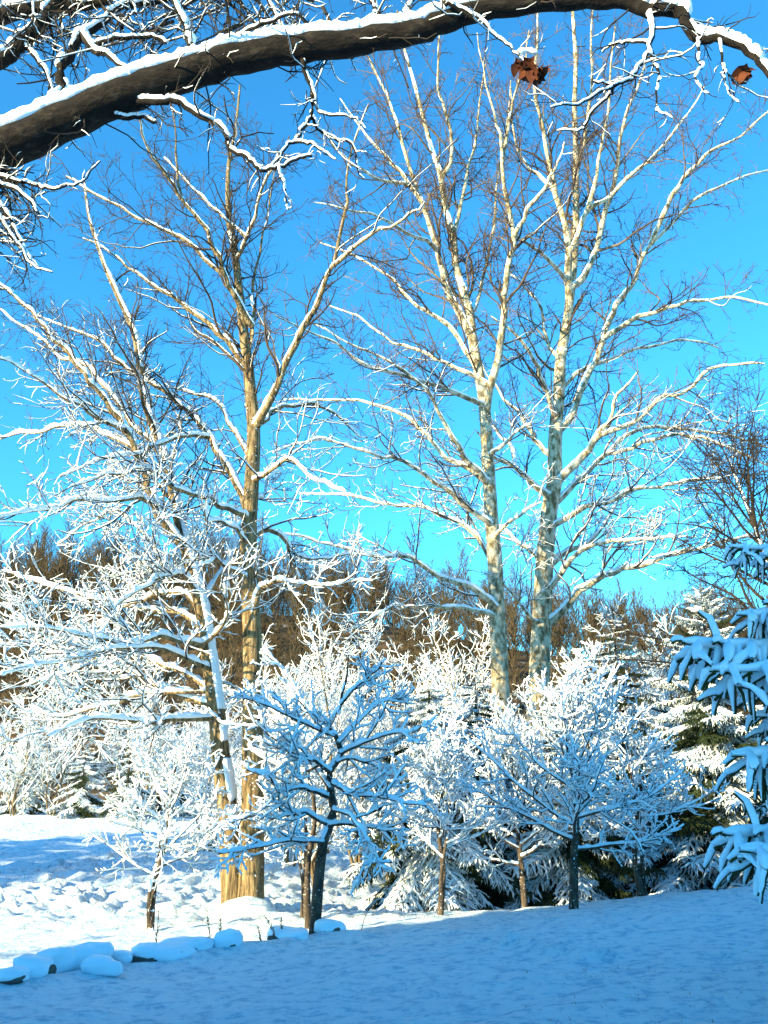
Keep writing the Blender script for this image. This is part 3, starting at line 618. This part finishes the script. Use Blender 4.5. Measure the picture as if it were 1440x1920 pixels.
def gen_tree(root, seed, H, tr, crown_z, spread, nl, up, m, mt, amt, cfg, lean=0.0, ntr=1, tilt0=70, tilt1=30):
    r = np.random.default_rng(seed); base = np.array(root.location)
    trunks, limbs = [], []
    for k in range(ntr):
        a = r.random() * 6.28
        top = base + np.array([math.cos(a) * lean, math.sin(a) * lean, H * (0.85 if k == 0 else .65)])
        b0 = base + np.array([math.cos(a), math.sin(a), 0]) * (0.08 if ntr > 1 else 0)
        pts = [b0 - [0, 0, .15]] + [b0 + (top - b0) * t + r.normal(size=3) * [.07, .07, 0] * H * .3 for t in (.25, .5, .75, 1)]
        P = resample(pts, 16); R = tr * (1 - .85 * np.linspace(0, 1, 16) ** .9) * (1 if k == 0 else .7)
        trunks.append((P, R))
    for i in range(nl):
        P, R = trunks[i % ntr]
        t = crown_z + (1 - crown_z) * (i + r.random()) / nl * .97
        x = t * 15; j = min(int(x), 14); p = P[j] + (P[j + 1] - P[j]) * (x - j)
        az = i * 2.4 + r.normal() * .4
        el = math.radians(90 - (tilt0 + (tilt1 - tilt0) * (t - crown_z) / (1 - crown_z)) + r.normal() * 8)
        d = np.array([math.cos(az) * math.cos(el), math.sin(az) * math.cos(el), math.sin(el)])
        Ln = spread * (1.05 - .55 * ((t - crown_z) / (1 - crown_z))) * r.uniform(.75, 1.1)
        pts = [p]
        for k in range(6):
            d = d + r.normal(size=3) * .13 + [0, 0, up]; d = d / np.linalg.norm(d); pts.append(pts[-1] + d * Ln / 6)
        limbs.append((resample(pts, 12), np.interp(np.linspace(0, 1, 12), [0, 1], [np.interp(x, range(16), R) * .55, .005])))
    finish_tree(root, trunks, limbs, m, mt, amt, cfg, r)

def at_px(u, v, Y):
    p = px(u, v, Y); return (p[0], p[1], gz(p[0], p[1]))
tB = thing('dogwood_tree', 'wide shaded dogwood with thick snow-crusted trunk base at the lawn edge', 'tree', at_px(1075, 1702, 16.5))
gen_tree(tB, 31, 3.9, .09, .27, 2.35, 24, .06, M_DOG, M_DOG, .023, cfgD, ntr=1, lean=.2, tilt0=72, tilt1=22)
tD = thing('dogwood_tree', 'slim-trunked dogwood in front of the drooping spruce boughs', 'tree', at_px(820, 1716, 17.6))
gen_tree(tD, 32, 3.6, .065, .36, 1.75, 20, .06, M_DOG, M_DOG, .022, cfgD, ntr=2, lean=.25, tilt0=80, tilt1=25)
tL = thing('dogwood_tree', 'sunlit low-spreading young tree with brush of white twigs by the open meadow', 'tree', at_px(275, 1733, 16.3))
gen_tree(tL, 34, 3.3, .055, .33, 1.75, 20, .05, M_DOG, M_SHRUB, .020, cfgD, ntr=2, lean=.3, tilt0=72, tilt1=12)
def recopy(src, name, label, loc, rz, sc):
    t = copy_tree(src); t.name = name; t.location = loc; t.rotation_euler = (0, 0, rz); t.scale = sc; t['label'] = label
recopy(tD, 'dogwood_tree', 'greenish-trunked dogwood standing before the black hollow under the spruces', at_px(1213, 1682, 18.6), 2.2, (1.1, 1.1, .98))
recopy(tL, 'young_tree', 'thin sunlit sapling just behind the brown pair of trees', at_px(493, 1690, 21.5), 1.3, (.9, .9, 1.15))
recopy(tD, 'young_tree', 'dark sapling with ringed snowy trunk behind the shaded dogwood', at_px(573, 1700, 17.8), 4.0, (.85, .85, 1.0))
recopy(tB, 'dogwood_tree', 'half-sunlit dogwood filling the gap between the wide one and the spruces', at_px(985, 1690, 19.6), 2.6, (.8, .8, .95))

# thickets: prototypes, then copies
cfgB = dict(d1=3.2, l1=1.3, d2=4.4, l2=.6, u=.06, d3=3.4, l3=.32, flat=0.1)
def at_ground(x, y): return (x, y, gz(x, y))
proto = []
for k, (H, sp) in enumerate([(7.6, 3.1), (6.8, 3.0), (8.4, 3.1)]):
    t = thing('snowy_bush', 'tall bare bush plastered white with snow, in the thicket behind the spruces', 'bush', (0, 0, 0), 'thicket of snow-plastered bushes')
    gen_tree(t, 50 + k, H, .08, .10, sp, 34, .04, M_SHRUB, M_SHRUB, .017, cfgB, ntr=4, lean=1.0, tilt0=62, tilt1=10)
    proto.append(t)
spots = [(-1.9, 27, 0, 1.0), (0.3, 28.5, 1, 1.1), (-0.8, 31, 2, 1.05), (2.6, 30, 0, 1.0), (1.6, 33, 2, 1.1), (-3.2, 33, 1, 1.2), (4.8, 32, 1, 1.0), (-5.2, 42, 2, 1.1), (-8.3, 44, 0, 1.1),
         (8.4, 31, 2, 1.15), (9.6, 33, 0, 1.15), (7.2, 34, 1, 1.2), (11.2, 36, 2, 1.2), (-2.2, 38, 0, 1.3), (0.8, 38, 1, 1.3), (3.6, 38, 2, 1.3), (-6.6, 36.5, 1, 0.9), (-3.8, 27.5, 0, .62)]
for i, (x, y, k, s) in enumerate(spots):
    t = proto[i] if i < 3 else copy_tree(proto[k])
    if i < 3: k = i
    t.location = (x, y, gz(x, y) - .05); t.rotation_euler = (0, 0, i * 1.9); t.scale = (s, s, s)
    t['label'], t['group'] = (('tall bare bush plastered white with snow, behind the shaded dogwood', 'bushes behind the shaded dogwood') if x < 1.2 else
        ('tall bare bush plastered white with snow, behind the two sycamore trunks', 'bushes behind the sycamores') if x < 6 else ('tall bare bush plastered white with snow, behind the pointed spruce', 'bushes behind the pointed spruce'))
    if x < -4:
        t['label'] = 'tall bare bush plastered white with snow beside the shaded meadow'; t['group'] = 'bushes by the meadow'
for i, (x, y, s) in enumerate([(-14.0, 7.6, .55), (-12.2, 9.0, .5)]):  # added out of view; their twigs break up the lawn's shade edge
    t = copy_tree(proto[i]); t.location = (x, y, gz(x, y) - .1); t.scale = (s, s, s)
    t['label'] = 'low snowy bare bush added out of view to soften the shade edge'; t['group'] = 'added bushes at the shade edge'
# wood edge across the meadow
for i in range(13):
    t = copy_tree(proto[i % 3]); x = -31 + i * 2.35 + rng.normal() * .8; y = 66 + rng.normal() * 2.5; s = rng.uniform(1.0, 1.6)
    t.location = (x, y, gz(x, y) - .1); t.rotation_euler = (0, 0, rng.random() * 6); t.scale = (s, s, s)
    t['label'] = 'snow-white bare bush at the far edge of the meadow'; t['group'] = 'bushes along the far wood edge'
# twiggy tree at the right
t = thing('bare_tree', 'fine-twigged dark bare tree with round crown beyond the shaded spruce boughs', 'tree', at_ground(10.9, 24.5))
gen_tree(t, 61, 10.4, .17, .24, 4.4, 40, .0, M_OAKT, M_OAKT, 0.0, dict(d1=2.8, l1=1.9, d2=4.0, l2=.95, u=-.02, d3=4.0, l3=.5, flat=0, rm=.0085), lean=.5, tilt0=75, tilt1=15)
t.scale = (1.3, 1.3, 1.35)

# ------------------------------------------------------------------ spruces
def bough_template(seed, Lb=2.5, nl=20, hang=8, snow=.045, needle=.03, S=5, droop=.34, fat=1.0):
    r = np.random.default_rng(seed)
    t = np.linspace(0, 1, 9)
    ax = np.c_[t * Lb, .06 * Lb * np.sin(t * 5 + seed) * t, Lb * (-droop * t ** 1.3 + .14 * t ** 3.2)]
    axR = .022 * (1 - .75 * t)
    lat, lr = [], []
    for i in range(nl):
        tt = .12 + .86 * (i + r.random() * .7) / nl
        x = tt * 8; j = min(int(x), 7); p = ax[j] + (ax[j + 1] - ax[j]) * (x - j)
        s = 1 if i % 2 else -1; ln = .30 * Lb * (1.12 - tt) ** .75 * r.uniform(.75, 1.2) + .08
        d = np.array([math.cos(.9), s * math.sin(.9), -.12 + r.normal() * .1]); pts = [p]
        for k in range(3): d = d + [0.05, 0, -.17]; d = d / np.linalg.norm(d); pts.append(pts[-1] + d * ln / 3)
        lat.append(pts); lr.append(.012 * (1 - .5 * np.linspace(0, 1, 4)))
    lat, lr = np.array(lat), np.array(lr)
    A = (ax[None], axR[None])
    allp = np.concatenate([lat, np.stack([resample(ax[a:a + 3], 4) for a in range(1, 7)])]); allr = np.concatenate([lr, np.full((6, 4), .012)])
    hg = grow(allp, allr, hang / .5, .36, 62, 4, up=[-.5, -.55, -.5], jit=.12, t0=.05, rmul=1, rmax=.012, rmin=.008, rend=.5, r=r, lenpow=.35)
    parts = [tube(ax[None], axR[None], axR[None], 5), tube(lat, lr * 1.6, lr * 1.6, 4), tube(hg[0], hg[1] * 1.7, hg[1] * 1.7, 3)]
    # needle blades on every twig
    P = np.concatenate([hg[0].reshape(-1, 4, 3), lat]); 
    nb = 9; pi = np.repeat(np.arange(len(P)), nb); f = r.random(len(pi)) * 2.999; i = f.astype(int); f = (f - i)[:, None]
    B = P[pi, i] * (1 - f) + P[pi, i + 1] * f; Tn = nrm(P[pi, i + 1] - P[pi, i])
    d = nrm(Tn * .8 + r.normal(size=B.shape)); sd = nrm(np.cross(d, r.normal(size=B.shape))) * needle * .22
    Vn = np.stack([B - sd, B + sd, B + d * needle * (0.8 + .6 * r.random((len(B), 1)))], 1).reshape(-1, 3)
    Fn = np.arange(len(Vn)).reshape(-1, 3)
    V, Fq = merge(parts); g = mesh('bough', np.vstack([V, Vn]), Fq + [Fn + len(V)])
    sp = [snow_tube(resample(ax, 18)[None], np.interp(np.linspace(0, 1, 18), t, axR)[None] * 1.2, snow * 1.25, S=6, lo=0, hi=.3, patch=1, r=r),
          snow_tube(np.stack([resample(p, 6) for p in lat]), np.full((len(lat), 6), .014 * fat), snow * .8, S=5, lo=.05, hi=.4, patch=.95, r=r),
          snow_tube(hg[0], hg[1] * 1.4, snow * (.42 if fat == 1 else .75), S=4 if fat == 1 else 6, lo=.12 if fat == 1 else .0, hi=.6 if fat == 1 else .35, patch=.72 if fat == 1 else .95, r=r)]
    V, Fq = merge(sp); s = mesh('bough_snow', V, Fq)
    g.materials.append(M_NEED); s.materials.append(SNOW)
    return g, s
TPL = [bough_template(100 + i, droop=.3 + .06 * i) for i in range(5)]
def add_bough(root, tpl, p, az, pitch, scale, roll=0, bare=False):
    o = link('bough', tpl[0], None, root); o.location = p; o.rotation_euler = (roll, -pitch, az); o.scale = (scale, scale, scale)
    if not bare: link('snow', tpl[1], None, o)
def spruce(label, loc, H, R, seed, n=95, group=None, z0=.15, name='spruce_tree', up_top=.5, pitch_low=-.12):
    r = np.random.default_rng(seed)
    t = thing(name, label, 'tree', loc, group)
    P = np.array([[(0, 0, -.2), (0.02, 0, H * .5), (0, 0, H)]]); P = resample(P[0], 10)[None]; Rr = (R * .06 * (1 - .95 * np.linspace(0, 1, 10)))[None]
    V, q = tube(P, Rr, Rr, 8); link('trunk', mesh('trunk', V, q), M_DOG, t)
    for i in range(n):
        f = ((i + r.random()) / n) ** 1.15
        z = z0 + (H - z0 - .15) * f
        ln = R * ((1 - f) ** .7 * .93 + .05) * r.uniform(.8, 1.12)
        add_bough(t, TPL[r.integers(5)], (0, 0, z), i * 2.399 + r.normal() * .25, pitch_low + up_top * f ** 2 + r.normal() * .1, ln / 2.5, r.normal() * .12, bare=r.random() < .5 - .35 * f)
    return t
spruce('drooping snow-laden spruce behind the slim dogwood, boughs sweeping to the snow', at_ground(1.05, 21.6), 5.2, 3.0, 201, 190, pitch_low=-.35)
spruce('snow-laden spruce with ragged top left of the slender sycamore stem', at_ground(2.4, 24.2), 5.9, 2.8, 202, 150)
spruce('bushy snow-covered spruce behind the wide dogwood', at_ground(4.3, 22.6), 4.9, 2.6, 203, 150)
spruce('tall green spruce with pointed leader spire, boughs fringed with snow', at_ground(8.35, 23.6), 7.7, 3.0, 204, 210, up_top=.9)
spruce('dark shaded spruce squeezed behind the greenish-trunked dogwood', at_ground(6.6, 26.0), 8.0, 2.2, 205, 140)
spruce('broad snowy spruce with fringed boughs beside the shaded lawn edge', at_ground(9.6, 20.6), 5.8, 2.9, 206, 190, pitch_low=-.3)
for i, (u, Yd, H, R) in enumerate([(150, 60, 4.6, 2.4), (235, 58.5, 4.9, 2.3), (40, 64, 8.5, 2.6), (330, 62, 8, 2.6)]):
    p = px(u, 1530, Yd)
    spruce(['rounded green conifer dusted with snow at the far meadow edge', 'darker green conifer beside the rounded one at the far meadow edge', 'dark conifer among white bushes at the far wood edge', 'dark bluish conifer behind the sunlit young tree'][i], at_ground(p[0], p[1]), H, R, 210 + i, 70)
for i, (x, y, H) in enumerate([(-30.5, 11.5, 19), (-32.0, 15, 20), (-33.5, 18.5, 19), (-35, 22, 20), (-36.5, 25.5, 18)]):
    spruce('tall spruce in the windbreak row shading the meadow', at_ground(x, y), H, 4.6, 220 + i, 150, group='windbreak spruces')

# near spruce at the right, boughs in blue shade
NT = [bough_template(300 + i, Lb=2.2, nl=16, hang=5, snow=.042, needle=.028, S=6, droop=.2 + .05 * i, fat=1.5) for i in range(3)]
tx, ty = 4.75, 7.9
NS = thing('spruce_tree', 'young spruce in blue shade, thick snow fingers hanging from its near boughs', 'tree', at_ground(tx, ty))
nb = np.array(NS.location); Hn = 4.3
P = resample([(0, 0, -.2), (0, 0, 2), (0.05, 0, Hn)], 10)[None]; Rr = (.085 * (1 - .9 * np.linspace(0, 1, 10)))[None]
V, q = tube(P, Rr, Rr, 10); link('trunk', mesh('trunk', V, q), M_DOG, NS)
for k, (u, v, Yt) in enumerate([(1372, 1025, 7.4), (1400, 1150, 7.2), (1296, 1203, 7.0), (1338, 1258, 6.8), (1398, 1418, 6.9), (1375, 1568, 6.9), (1415, 1345, 7.3), (1420, 1600, 6.6)]):
    tip = px(u, v, Yt) - nb
    hz = math.hypot(tip[0], tip[1]); zb = tip[2] + hz * [.12, .2, .10, .22, .2, .12, .3, .1][k]
    d = tip - np.array([0, 0, zb]); tp = NT[k % 3]; Lc = np.linalg.norm(d)
    tl = np.array([2.2, 0, 2.2 * (-(.2 + .05 * (k % 3)) + .14)])
    pitch = math.atan2(d[2], hz) - math.atan2(tl[2], tl[0])
    add_bough(NS, tp, (0, 0, zb), math.atan2(d[1], d[0]), pitch, Lc / np.linalg.norm(tl), 0)
r = np.random.default_rng(5)
for i in range(26):
    f = (i + r.random()) / 26
    az = r.uniform(-1.9, 1.7); add_bough(NS, NT[i % 3], (0, 0, .3 + (Hn - .5) * f), az, -.05 + .5 * f * f, (1.7 * (1 - f) + .2) / 2.2)

# ------------------------------------------------------------------ stones, weeds, snow mound
def blob(r, sx, sy, sz, n=3, top=None):
    u = np.linspace(0, 2 * PI, 18, endpoint=False); v = np.linspace(-1, 1, 10)
    ph = np.arcsin(np.clip(v, -.999, .999)); U, Vv = np.meshgrid(u, ph)
    X = np.stack([np.cos(U) * np.cos(Vv), np.sin(U) * np.cos(Vv), np.sin(Vv)], -1)
    k = 1 + .0 * U
    for _ in range(5):
        d = nrm(r.normal(size=3)); k = k + .09 * np.sin(3 * (X @ d) + r.random() * 6) + .03 * np.sin(8 * (X @ nrm(r.normal(size=3))) + r.random() * 6)
    X = np.sign(X) * np.abs(X) ** .8 * k[..., None] * [sx, sy, sz]
    idx = np.arange(U.size).reshape(U.shape)
    q = np.stack([idx[:-1], np.roll(idx[:-1], -1, 1), np.roll(idx[1:], -1, 1), idx[1:]], -1).reshape(-1, 4)
    Vt = X.reshape(-1, 3); n0 = len(Vt)
    Vt = np.vstack([Vt, Vt[:18].mean(0), Vt[-18:].mean(0)])
    caps = [(n0, (i + 1) % 18, i) for i in range(18)] + [(n0 + 1, n0 - 18 + i, n0 - 18 + (i + 1) % 18) for i in range(18)]
    return Vt, [q, np.array(caps)]
stones = [(12, 1862, 11.0, 60, 26, 'low flat stone under snow at the end of the row'), (62, 1838, 11.4, 62, 46, 'round stone with bare dark underside at end of row, snow on top'),
          (88, 1830, 11.9, 70, 52, 'snow-buried stone leaning behind the bare-sided round one'), (155, 1826, 12.2, 80, 50, 'long hump-backed snowy stone with dark left foot'), (190, 1838, 11.8, 54, 34, 'small snow-buried stone in front of the hump-backed one'),
          (222, 1820, 12.5, 46, 28, 'small low stone showing dark rock beneath its snow cap'), (300, 1812, 12.9, 90, 34, 'wide snow-covered stone among the weed stalks'), (345, 1806, 13.2, 84, 40, 'wide smooth snow-covered stone next to upright pale stone'),
          (424, 1800, 13.4, 40, 42, 'upright squarish stone with snow sheet, beside weeds'), (540, 1788, 14.1, 66, 24, 'low snow hump of buried stone between weeds and dogwood'), (617, 1772, 14.4, 44, 28, 'snowy stone at the foot of the shaded dogwood')]
for i, (u, v, Yd, w, h, lab) in enumerate(stones):
    r = np.random.default_rng(400 + i); p = px(u, v, Yd); z = gz(p[0], p[1]); m_ = mpp(Yd)
    t = thing('stone', lab, 'stone', (p[0], p[1], z + .07), 'row of stones edging the lawn', rz=r.normal() * .2)
    sx, sz = w * m_ * .5, h * m_ * .55
    V, Fq = blob(r, sx * .9, sx * .7, sz * .6); V[:, 2] += sz * .15
    link('rock', mesh('rock', V, Fq), M_ROCK, t)
    V, Fq = blob(r, sx * 1.04, sx * .85, sz * .85); V[:, 2] = np.where(V[:, 2] < 0, V[:, 2] * .8, V[:, 2]) + sz * .32
    V[:, 0] += sx * .06
    link('snow_cap', mesh('snow_cap', V, Fq), SNOW, t)
def weed(u, v, Yd, h, seed, lab, heads=True, lean=0):
    r = np.random.default_rng(seed); p = px(u, v, Yd); m_ = mpp(Yd)
    t = thing('dry_weed', lab, 'weed', (p[0], p[1], gz(p[0], p[1])), 'dry weed stalks by the stones')
    H = h * m_
    pts = resample([(0, 0, -.05), (lean * .3 * H, 0, H * .4), (lean * H, 0, H)], 8)
    P = pts[None]; R = np.linspace(.006, .003, 8)[None]
    V, q = tube(P, R, R, 4); link('stem', mesh('stem', V, q), M_WEED, t)
    if heads:
        c = grow(P, R, 16 / max(H, .2), .10, 40, 4, up=.1, jit=.2, t0=.4, rmul=.8, rmax=.004, rmin=.003, r=r)
        if len(c[0]):
            V, q = tube(c[0], c[1] + .003, c[1] + .003, 4); link('seed_heads', mesh('seed_heads', V, q), M_WEED, t)
weed(291, 1812, 12.9, 82, 1, 'tall dry weed stalk with knobbly seed heads standing over the wide stone')
weed(395, 1800, 13.4, 68, 2, 'thin bent dry stalk beside the upright stone', lean=-.15)
weed(410, 1800, 13.5, 60, 3, 'straight thin dry stalk next to the upright stone')
weed(388, 1806, 13.3, 30, 4, 'short bushy dry weed at the upright stone')
weed(492, 1806, 13.6, 36, 5, 'short leaning dry weed between upright stone and low hump', lean=-.3)
weed(520, 1794, 13.9, 46, 6, 'bent dry stalk by the low snow hump', lean=-.5)
weed(526, 1792, 14.0, 40, 7, 'small upright stalk by the low snow hump')
weed(675, 1768, 14.6, 60, 8, 'long dry grass stem leaning over the lawn past the dogwood', heads=False, lean=.45)
weed(247, 1815, 12.8, 18, 9, 'stubby dry weed tip poking from snow between two stones')
# snow mound around the brown pair
r = np.random.default_rng(9); bm = px(462, 1712, YT - .35)
V, Fq = blob(r, .62, .45, .34); V[:, 2] += .0
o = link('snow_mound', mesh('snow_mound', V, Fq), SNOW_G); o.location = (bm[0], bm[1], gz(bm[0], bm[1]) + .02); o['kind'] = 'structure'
# grass tips in meadow and lawn
n = 5200
gxx = np.r_[rng.uniform(-11, 1, n), rng.uniform(1, 5.5, 900)]; gyy = np.r_[rng.uniform(16.5, 34, n), rng.uniform(6.6, 10, 900)]
B = np.c_[gxx, gyy, ground_h(gxx, gyy) + ground_detail(gxx, gyy) - .02]
tip = B + np.c_[rng.normal(size=(len(B), 2)) * .06, rng.uniform(.05, .16, len(B)) * np.where(np.arange(len(B)) < n, 1, .3)]
sd = nrm(rng.normal(size=B.shape) * [1, 1, 0]) * .006
V = np.stack([B - sd, B + sd, tip], 1).reshape(-1, 3)
link('grass', mesh('grass', V, np.arange(len(V)).reshape(-1, 3)), M_WEED, kind='stuff')
tag(bpy.data.objects['grass'], 'sparse dry grass tips poking through the snow', 'grass')

# ------------------------------------------------------------------ far wood on the hill
r = np.random.default_rng(77)
def hill_tree(seed):
    r = np.random.default_rng(seed); tt = np.linspace(0, 1, 6); H = r.uniform(11, 15)
    st = np.zeros((1, 6, 3)); st[0, :, 2] = H * tt - .4; st[0, :, :2] = np.cumsum(r.normal(size=(6, 2)) * .18, 0) * tt[:, None]
    sr = np.linspace(.2, .05, 6)[None]
    c1 = grow(st, sr, 2.0, 6.0, 36, 6, up=.12, jit=.12, t0=.22, rmul=.6, rmax=.07, rmin=.045, rend=.5, r=r, lenpow=.8)
    c2 = grow(*c1, 1.8, 2.4, 36, 4, up=.1, jit=.14, t0=.15, rmul=.7, rmax=.03, rmin=.022, rend=.5, r=r)
    c3 = grow(*c2, 2.6, .9, 36, 2, up=.1, jit=.1, t0=.15, rmul=.7, rmax=.015, rmin=.013, rend=.5, r=r)
    V, Fq = merge([tube(st, sr, sr, 5), tube(*c1, c1[1], 3), tube(*c2, c2[1], 3), tube(*c3, c3[1], 3)])
    return st, sr, [c1, c2, c3]
ftree = []
for k in range(3):
    st, sr, lv = hill_tree(700 + k)
    x, y = [(-36, 84), (14, 86), (33, 82)][k]
    # the wood's own mesh: template crown; the near edge trees are single trees
    ftree.append((st, sr, lv))
gn = bpy.data.node_groups.new('plant_wood', 'GeometryNodeTree')
gn.interface.new_socket('Geometry', in_out='INPUT', socket_type='NodeSocketGeometry'); gn.interface.new_socket('Geometry', in_out='OUTPUT', socket_type='NodeSocketGeometry')
gi, go = gn.nodes.new('NodeGroupInput'), gn.nodes.new('NodeGroupOutput')
edge = []
names = ['leafless brown tree with open crown at the foot of the wooded hill, meadow end', 'leafless brown tree at the foot of the wooded hill, behind the sycamores', 'leafless brown tree at the foot of the wooded hill, behind the spruces']
for k in range(3):
    st, sr, lv = ftree[k]
    x, y = [(-36, 82), (10, 84), (30, 80)][k]
    t = thing('hillside_tree', names[k], 'tree', (x, y, float(hill_h(np.array(x), np.array(y))) - 1.85), 'trees at the hill foot')
    V, Fq = merge([tube(st, sr, sr, 5)]); link('trunk', mesh('trunk', V, Fq), M_FAR, t)
    V, Fq = merge([tube(*c, c[1], 3) for c in lv]); edge.append(link('crown', mesh('crown', V, Fq), M_FAR, t))
nf = 1500
fx = r.uniform(-150, 130, nf); fy = 80 + 110 * r.random(nf) ** .8
keep = np.abs(fx) < 0.5 * fy + 14; fx, fy = fx[keep], fy[keep]
fz = hill_h(fx, fy) - 1.85
me = bpy.data.meshes.new('far_wood'); me.vertices.add(len(fx)); me.vertices.foreach_set('co', np.c_[fx, fy, fz].astype(np.float32).ravel())
fw = tag(link('far_wood', me, M_FAR, kind='stuff'), 'brown leafless woodland covering the far hillside', 'wood')
col = gn.nodes.new('GeometryNodeGeometryToInstance')
for e_ in edge:
    oi = gn.nodes.new('GeometryNodeObjectInfo'); oi.inputs['Object'].default_value = e_; oi.transform_space = 'ORIGINAL'; oi.inputs['As Instance'].default_value = True
    gn.links.new(oi.outputs['Geometry'], col.inputs[0])
iop = gn.nodes.new('GeometryNodeInstanceOnPoints'); iop.inputs['Pick Instance'].default_value = True
rr_ = gn.nodes.new('FunctionNodeRandomValue'); rr_.data_type = 'INT'; rr_.inputs[4].default_value = 0; rr_.inputs[5].default_value = 2
ra = gn.nodes.new('FunctionNodeRandomValue'); ra.data_type = 'FLOAT_VECTOR'; ra.inputs[0].default_value = (-.06, -.06, 0); ra.inputs[1].default_value = (.06, .06, 6.28); ra.inputs['Seed'].default_value = 3
rs = gn.nodes.new('FunctionNodeRandomValue'); rs.data_type = 'FLOAT'; rs.inputs[2].default_value = .7; rs.inputs[3].default_value = 1.25; rs.inputs['Seed'].default_value = 5
gn.links.new(gi.outputs[0], iop.inputs['Points']); 
jg = gn.nodes.new('GeometryNodeJoinGeometry')
for nd in [n for n in gn.nodes if n.bl_idname == 'GeometryNodeObjectInfo']: gn.links.new(nd.outputs['Geometry'], jg.inputs[0])
gn.nodes.remove(col)
gn.links.new(jg.outputs[0], iop.inputs['Instance']); gn.links.new(rr_.outputs[2], iop.inputs['Instance Index'])
gn.links.new(ra.outputs[0], iop.inputs['Rotation']); gn.links.new(rs.outputs[1], iop.inputs['Scale'])
gn.links.new(iop.outputs[0], go.inputs[0])
md = fw.modifiers.new('wood', 'NODES'); md.node_group = gn

# ------------------------------------------------------------------ unseen building added behind the viewer to cast blue shade over the lawn
HC = np.array([-19.8, 0.6]); e = np.array([.6, -.8]); nrm_ = np.array([-.8, -.6])
HS = thing('added_house', 'unseen grey-sided, snow-roofed building added to shade the lawn', 'added_house', (HC[0], HC[1], gz(HC[0], HC[1])))
HS.rotation_euler = (0, 0, math.atan2(e[1], e[0]))
W_, D_, E_ = 18.0, 10.0, 9.4          # local x along the front, local -y away from the lawn
def box(x0, x1, y0, y1, z0, z1):
    V = np.array([(x, y, z) for z in (z0, z1) for y in (y0, y1) for x in (x0, x1)])
    return V, np.array([(0, 2, 3, 1), (4, 5, 7, 6), (0, 1, 5, 4), (2, 6, 7, 3), (0, 4, 6, 2), (1, 3, 7, 5)])
RG = 13.05
V = np.array([(0, 0, -1), (W_, 0, -1), (W_, -D_, -1), (0, -D_, -1), (0, 0, E_), (W_, 0, E_), (W_, -D_, E_), (0, -D_, E_), (0, -D_ / 2, RG), (W_, -D_ / 2, RG)])
link('wall', mesh('wall', V, [np.array([(0, 1, 5, 4), (2, 3, 7, 6), (4, 5, 9, 8), (6, 7, 8, 9), (0, 3, 2, 1)]), np.array([(1, 2, 6), (1, 6, 9), (1, 9, 5), (0, 4, 8), (0, 8, 7), (0, 7, 3)])], False), M_SIDING, HS)
def roof(dz, th, ov):
    y0, y1, ym = ov, -D_ - ov, -D_ / 2; s = (RG - E_) / (D_ / 2)
    pr = [(y0, E_ - ov * s + dz), (ym, RG + dz), (y1, E_ - ov * s + dz), (y1, E_ - ov * s + dz + th), (ym, RG + dz + th), (y0, E_ - ov * s + dz + th)]
    V = np.array([(x, y, z) for x in (-.0, W_ + .4) for y, z in pr]); n = 6
    q = np.array([(i, (i + 1) % n, n + (i + 1) % n, n + i) for i in range(n)])
    c = np.array([(0, 5, 4, 1), (1, 4, 3, 2), (n, n + 1, n + 4, n + 5), (n + 1, n + 2, n + 3, n + 4)])
    return V, [q, c]
rf = link('roof', mesh('roof', *roof(.03, .12, .35), False), M_ROCK, HS)
link('roof_snow', mesh('roof_snow', *roof(.16, .14, .3), False), SNOW, rf)
ch = box(11, 12, -5.4, -4.6, 11.8, 14.2); link('chimney', mesh('chimney', *ch, False), M_ROCK, rf)
for x in (2.5, 6.5, 10.5, 14):
    for z in (0.9, 3.8, 6.7):
        wv = box(x - .6, x + .6, -.02, .05, z, z + 1.5); w = link('window', mesh('window', *wv, False), M_TRIM, HS)
        gl = box(x - .5, x + .5, .05, .065, z + .1, z + 1.4); link('pane', mesh('pane', *gl, False), M_GLASS, w)
